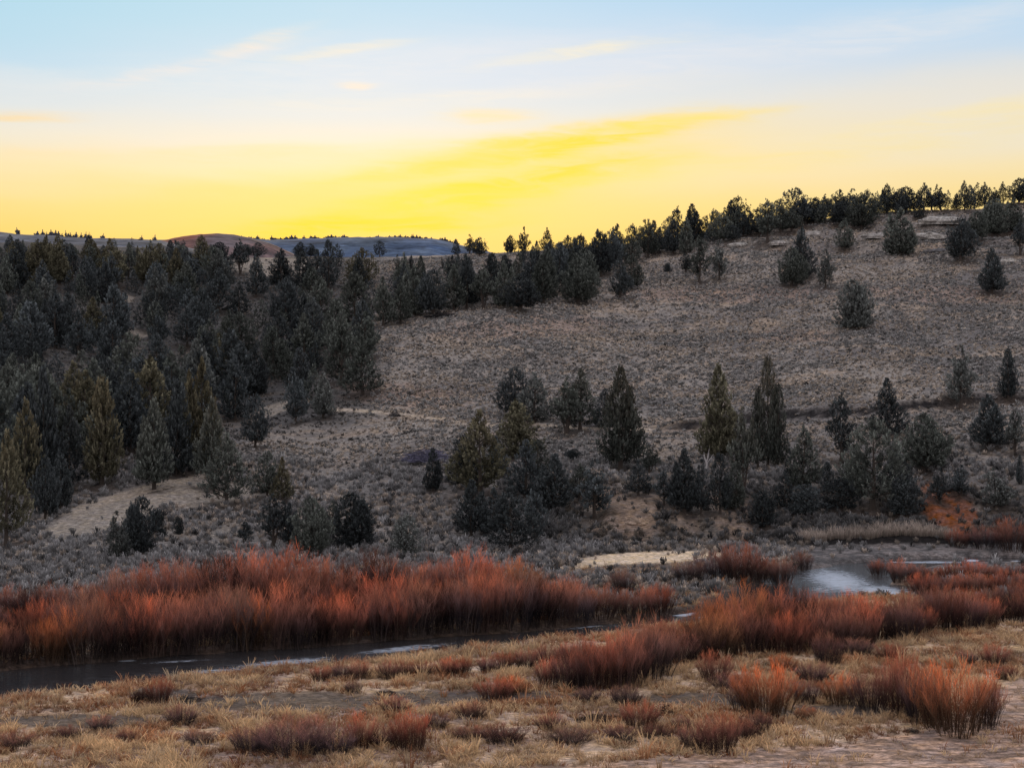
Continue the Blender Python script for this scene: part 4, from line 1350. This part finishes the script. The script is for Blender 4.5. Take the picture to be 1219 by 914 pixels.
# dry grass over the flood plain
R = np.random.default_rng(21)
N = 96000
Y = np.sqrt(R.uniform(58 ** 2, 150 ** 2, N * 2))
X = R.uniform(-.5, .5, N * 2) * Y
dens = sstep(fbm(X / 3.0, Y / 3.0, 43, 3) * .4 + fbm(X / 1.2, Y / 1.2, 83, 2) * .6, .27, .54)
dens = dens * (1 - .93 * mask_at(M_track, X, Y)) * (1 - .9 * mask_at(M_dark, X, Y)) * (1 - mask_at(M_gravel, X, Y)) * (1 - mask_at(M_sand, X, Y))
dens = dens * (1 - .88 * far_side(X, Y))
rs = river_sd(X, Y)
edge = np.exp(-((rs - 1.6) / .8) ** 2) * (Y < 115)
dens = np.clip(dens + edge * .5, 0, 1) * (rs > .7)
k = R.random(len(X)) < dens
X, Y, rs, edge = X[k], Y[k], rs[k], edge[k]
hue = np.clip(fbm(X / 2.2, Y / 2.2, 87, 3) * 1.6 - .3 + R.normal(0, .22, len(X)), 0, 1)
tint = C3(.33, .205, .135)[None] + (C3(.92, .66, .39) - C3(.27, .155, .10))[None] * hue[:, None]
tint = tint + (C3(.82, .66, .47)[None] - tint) * ((R.random(len(X)) < .13) | (edge * R.random(len(X)) > .45))[:, None] * .8
tint[R.random(len(X)) < .07] = C3(.34, .14, .07)
size = R.uniform(.2, .5, len(X)) * (.65 + .6 * hue)
print('grass tufts', len(X))
TUF = [tuft(900 + i, 12) for i in range(6)]
flat = R.random(len(X)) < .45
red = (fbm(X / 3.5, Y / 2.0, 103, 3) > .56) & (R.random(len(X)) < .6)
tint[red] = tint[red] * C3(.72, .52, .46)[None]
size = np.where(flat, size * 1.5, size)
tall = R.random(len(X)) < .035
size[tall] *= 1.5
scatter_stuff('dry_grass', TUF, X, Y, size, np.where(flat, R.uniform(.25, .5, len(X)), np.where(tall, R.uniform(1.1, 1.6, len(X)), R.uniform(.7, 1.25, len(X)))), tint, MAT_GRASS)
# pale reeds on the terrace above the cut bank
X = R.uniform(30, 46, 900)
Y = 163.7 + R.uniform(0, 1, 900) ** 2 * 2.6
scatter_stuff('reeds', TUF, X, Y, R.uniform(.3, .75, 900), R.uniform(1.1, 2.0, 900), C3(.62, .52, .45)[None] * R.uniform(.4, 1.15, (900, 1)), MAT_GRASS)

# sagebrush and bunch grass on the slopes
N = 320000
Y = np.sqrt(R.uniform(112 ** 2, 440 ** 2, N))
X = R.uniform(-.46, .46, N) * Y
pxs = px_of(X, Y)
zz = height(X, Y)
pys = py_of(Y, zz)
nn = fbm(X / 10, Y / 10, 95, 3) * .5 + fbm(X / 2.5, Y / 2.5, 97, 2) * .5
dens = sstep(nn, .28, .58) * .7 + .26
inforest = (pxs < 440) & (Y > 215)
dens = np.where(inforest, dens * .35, dens)
M_open = np.maximum(blob(765, 674, 105, 13, -.04, .5), blob(150, 604, 125, 22, -.34, .5))
for M in (M_open, _contact_shade * .8, M_track_shade * 1.1, M_bare * 1.0, M_path, M_sand, M_gravel, M_red, M_tan, M_cut):
    dens = dens * (1 - .9 * mask_at(M, X, Y))
lowm = (1 - sstep(Y, 190, 215))
dens = np.where(Y < 146, dens * .8 * far_side(X, Y), dens)
k = (R.random(N) < dens) & ~((Y < 170) & (river_sd(X, Y) < 1.0))
X, Y, nn, lowm, pxs = X[k], Y[k], nn[k], lowm[k], pxs[k]
typ = R.random(len(X))
grassy = fbm(X / 16, Y / 9, 99, 3)
tan = typ < np.clip(.62 * sstep(grassy, .38, .62) + .12, 0, 1) * (1 - .3 * lowm)
tint = np.where(tan[:, None], C3(.54, .455, .38)[None], C3(.345, .335, .33)[None]) * R.uniform(.55, 1.35, (len(X), 1))
tint = tint * (1 - lowm[:, None] * C3(.06, .05, .02)[None])
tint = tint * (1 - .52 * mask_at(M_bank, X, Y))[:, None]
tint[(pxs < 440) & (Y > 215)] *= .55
tint[(typ > .92)] *= .35
size = R.uniform(.3, .78, len(X)) * (1 + .4 * lowm) * np.where(tan, .8, 1.05)
print('sage', len(X))
SAG = [sagep(950 + i, 11) for i in range(5)]


def sage_fine(seed, nq):
    global rng
    rng = np.random.default_rng(seed)
    a = rng.uniform(0, 6.283, nq)
    t = rng.uniform(.05, 1.25, nq)
    d = np.stack([np.cos(a) * np.sin(t), np.sin(a) * np.sin(t), np.cos(t)], 1)
    P = d * rng.uniform(.3, .85, (nq, 1)) * np.array([.55, .55, .8])
    ax = unit(d * .7 + np.array([0, 0, .7]) + rng.normal(0, .3, (nq, 3)))
    V, Q = quads_from(P, perp(ax) * rng.uniform(.022, .05, (nq, 1)), ax * rng.uniform(.10, .24, (nq, 1)))
    z = np.clip(V[:, 2:3], 0, 1)
    return V, Q, (.3 + 1.0 * z) * np.repeat(rng.uniform(.7, 1.3, (nq, 1)), 4, 0) * np.ones((1, 3))


nr = Y < 205
scatter_stuff('low_sagebrush', [sage_fine(970 + i, 40) for i in range(5)], X[nr], Y[nr], size[nr] * 1.15, R.uniform(.65, 1.1, nr.sum()), tint[nr], MAT_SAGE)
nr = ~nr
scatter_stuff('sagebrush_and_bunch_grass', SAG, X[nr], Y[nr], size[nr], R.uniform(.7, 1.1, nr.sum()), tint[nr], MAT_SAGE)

# tiny trees on the far ridges: too small to count
pos, scl = [], []
for px in np.concatenate([np.arange(-60, 215, 2.6), np.array([10, 60, 62, 64, 66, 104, 106, 108, 130, 132])]):
    px = px + R.uniform(-2, 2)
    if R.random() < .9 * float(sstep(vnoise(np.array([px / 17.0]), np.array([3.0]), 5), .35, .7)[0]) + .1:
        x, y, z = left_top(px)
        pos.append((x, y, z - .8)); scl.append((R.uniform(1.5, 3.6), R.uniform(2.0, 5.0)))
for px in np.arange(225, 545, 2.0):
    if R.random() > .25 + .75 * float(vnoise(np.array([px / 14.0]), np.array([8.0]), 6)[0]):
        continue
    x, y, z = ridge_top(px + R.uniform(-3, 3))
    pos.append((x, y, z - 1.0)); scl.append((R.uniform(4, 9), R.uniform(2.0, 4.5) * R.choice([.6, 1, 1.4])))
pos, scl = np.array(pos), np.array(scl)
FT = sagep(990, 40)
V, Q, C = instance(FT[0], FT[1], FT[2], pos, scl, R.uniform(0, 6, len(pos)), np.tile(C3(.12, .13, .17), (len(pos), 1)))  # tint carries the blue-grey of distance haze
o = obj('distant_trees', make_mesh('distant_trees', V, Q, np.concatenate([C, np.zeros((len(C), 1))], 1), MAT_SAGE))
o.color = (1, 1, 1, 0)
tag(o, kind='stuff')

# ------------------------------------------------------------------ sky and light
SUN_EL, SUN_AZ = math.radians(9), math.radians(-5)
world = bpy.data.worlds.new('World')
scene.world = world
world.use_nodes = True
nt = world.node_tree
nt.nodes.clear()
wo = nt.nodes.new('ShaderNodeOutputWorld')
bg = nt.nodes.new('ShaderNodeBackground')
bg.inputs['Strength'].default_value = .1
sky = nt.nodes.new('ShaderNodeTexSky')
sky.sky_type = 'NISHITA'
sky.sun_disc = False
sky.sun_elevation = SUN_EL
sky.sun_rotation = SUN_AZ
sky.air_density = 1.2
sky.dust_density = 2.0
tc = nt.nodes.new('ShaderNodeTexCoord')
sx = nt.nodes.new('ShaderNodeSeparateXYZ')
nt.links.new(tc.outputs['Generated'], sx.inputs[0])
dx, dy, dz = sx.outputs
hyp = mth(nt, 'SQRT', mth(nt, 'ADD', mth(nt, 'MULTIPLY', dx, dx), mth(nt, 'MULTIPLY', dy, dy)))
RW = mth(nt, 'DIVIDE', mth(nt, 'DIVIDE', dz, mth(nt, 'MAXIMUM', hyp, .02)), 1 / F)       # rows above the horizon
AZ = mth(nt, 'MULTIPLY', mth(nt, 'ARCTAN2', dx, dy), F)                                  # columns from the view axis
mp = nt.nodes.new('ShaderNodeMapping')
mp.inputs['Scale'].default_value = (3.0, 3.0, 16.0)
mp.inputs['Rotation'].default_value = (0, math.radians(-6), 0)
nt.links.new(tc.outputs['Generated'], mp.inputs[0])
nz = node(nt, 'ShaderNodeTexNoise', in_Scale=2.6, in_Detail=6.0, in_Roughness=.55, in_Distortion=.6)
nt.links.new(mp.outputs[0], nz.inputs['Vector'])
mp2 = nt.nodes.new('ShaderNodeMapping')
mp2.inputs['Scale'].default_value = (9.0, 9.0, 70.0)
mp2.inputs['Rotation'].default_value = (0, math.radians(-9), 0)
nt.links.new(tc.outputs['Generated'], mp2.inputs[0])
nz2 = node(nt, 'ShaderNodeTexNoise', in_Scale=2.2, in_Detail=8.0, in_Roughness=.62, in_Distortion=.9)
nt.links.new(mp2.outputs[0], nz2.inputs['Vector'])
wob = mth(nt, 'MULTIPLY_ADD', nz.outputs[0], 90.0, -45.0)
ramp = nt.nodes.new('ShaderNodeValToRGB')
els = ramp.color_ramp.elements
stops = [(0.0, (.75, .42, .12)), (.17, (.95, .65, .16)), (.21, (.95, .71, .28)), (.25, (.92, .76, .45)), (.285, (.83, .78, .66)), (.32, (.71, .76, .79)), (.37, (.56, .71, .87)), (.457, (.44, .67, .88)),
         (.62, (.60, .75, .92)), (1.0, (.76, .84, .98))]
while len(els) < len(stops):
    els.new(.5)
for e, (p, c) in zip(els, stops):
    e.position = p
    e.color = c + (1,)
nt.links.new(mth(nt, 'DIVIDE', mth(nt, 'MULTIPLY_ADD', nz.outputs[0], 24, mth(nt, 'SUBTRACT', RW, 12)), 1000.0), ramp.inputs[0])
col = ramp.outputs[0]


def gblob(px, py, rx, ry, rot=0.0, warp=.5):
    x = mth(nt, 'SUBTRACT', AZ, px - CX)
    y = mth(nt, 'SUBTRACT', mth(nt, 'MULTIPLY_ADD', wob, warp, RW), CY - py)
    c, s_ = math.cos(rot), math.sin(rot)
    a = mth(nt, 'DIVIDE', mth(nt, 'ADD', mth(nt, 'MULTIPLY', x, c), mth(nt, 'MULTIPLY', y, s_)), rx)
    b = mth(nt, 'DIVIDE', mth(nt, 'SUBTRACT', mth(nt, 'MULTIPLY', y, c), mth(nt, 'MULTIPLY', x, s_)), ry)
    r2 = mth(nt, 'ADD', mth(nt, 'MULTIPLY', a, a), mth(nt, 'MULTIPLY', b, b))
    g = mth(nt, 'EXPONENT', mth(nt, 'MULTIPLY', mth(nt, 'POWER', r2, 1.4), -1.0))
    if ry > 25:
        return g
    return mth(nt, 'MULTIPLY', g, mth(nt, 'MAXIMUM', mth(nt, 'MULTIPLY_ADD', nz2.outputs[0], 2.6, -.42), 0.0))


CLOUDS = [(330, 88, 420, 24, .08, (.88, .83, .80), .4), (930, 62, 330, 22, .12, (.88, .84, .82), .4), (560, 112, 300, 14, .05, (.92, .82, .66), .35),  # photo column, row, half length, half height, tilt, colour, amount
    (1200, 125, 400, 48, .0, (.91, .79, .62), .5), (640, 195, 380, 36, .11, (.98, .72, .20), .5), (-60, 20, 560, 90, .0, (.39, .70, .84), .6), (620, 70, 420, 40, .0, (.66, .73, .86), .4),
    (440, 250, 330, 30, .02, (.97, .68, .13), .6), (430, 272, 150, 17, .05, (1.0, .66, .005), 1.0), (600, 222, 190, 20, .16, (1.0, .70, .0), 1.0), (660, 172, 200, 16, .14, (1.0, .71, .03), 1.0),
    (520, 195, 150, 12, .2, (.98, .70, .12), .6), (820, 146, 110, 7, .12, (.98, .76, .22), .6), (585, 139, 60, 9, .0, (.96, .74, .35), .55), (700, 64, 120, 7, .12, (.90, .82, .62), .5), (310, 52, 60, 9, .35, (.90, .78, .66), .5),
    (410, 60, 80, 7, .15, (.90, .80, .62), .45), (230, 82, 130, 9, .25, (.86, .78, .74), .45), (425, 98, 22, 4, .0, (.94, .78, .6), .6), (35, 154, 70, 6, .02, (.95, .70, .36), .6), (250, 190, 330, 10, .03, (.94, .74, .40), .45),
    (1160, 150, 160, 14, .1, (.97, .80, .40), .4), (900, 195, 420, 16, .1, (.97, .76, .26), .35)]
for px, py, rx, ry, rot, c, amt in CLOUDS:
    col = mixc(nt, mth(nt, 'MULTIPLY', gblob(px, py, rx, ry, rot), amt), col, c)
# away from the sunset the dome turns to dusk lilac
back = nt.nodes.new('ShaderNodeMapRange')
nt.links.new(dy, back.inputs[0])
back.inputs[1].default_value, back.inputs[2].default_value = .65, -.4
back.inputs[3].default_value, back.inputs[4].default_value = 0, .92
col = mixc(nt, back.outputs[0], col, (.98, .92, .95))
col10 = mixc(nt, 1.0, col, (10.0, 10.0, 10.0), 'MULTIPLY')
fin = mixc(nt, .04, col10, sky.outputs[0])
nt.links.new(fin, bg.inputs['Color'])
nt.links.new(bg.outputs[0], wo.inputs[0])

sl = bpy.data.lights.new('sun', 'SUN')
sl.energy = 2.2
sl.angle = math.radians(16)
sl.color = (1.0, .72, .42)
so = bpy.data.objects.new('sun', sl)
COL.objects.link(so)
from mathutils import Vector
sdir = Vector((math.sin(SUN_AZ) * math.cos(SUN_EL), math.cos(SUN_AZ) * math.cos(SUN_EL), math.sin(SUN_EL)))
so.rotation_euler = (-sdir).to_track_quat('-Z', 'Y').to_euler()
so.location = (0, 0, 120)

# ------------------------------------------------------------------ camera
cd = bpy.data.cameras.new('camera')
cd.sensor_width = 36.0
cd.lens = 36.0 * F / 1219.0
cd.clip_start = .5
cd.clip_end = 20000
cam = bpy.data.objects.new('camera', cd)
COL.objects.link(cam)
cam.location = (0, 0, H)
cam.rotation_euler = (math.radians(90), 0, 0)
scene.camera = cam
scene.view_settings.view_transform = 'Standard'
scene.view_settings.look = 'None'
scene.view_settings.exposure = 0
scene.cycles.max_bounces = 5
scene.cycles.diffuse_bounces = 3
scene.cycles.transmission_bounces = 3
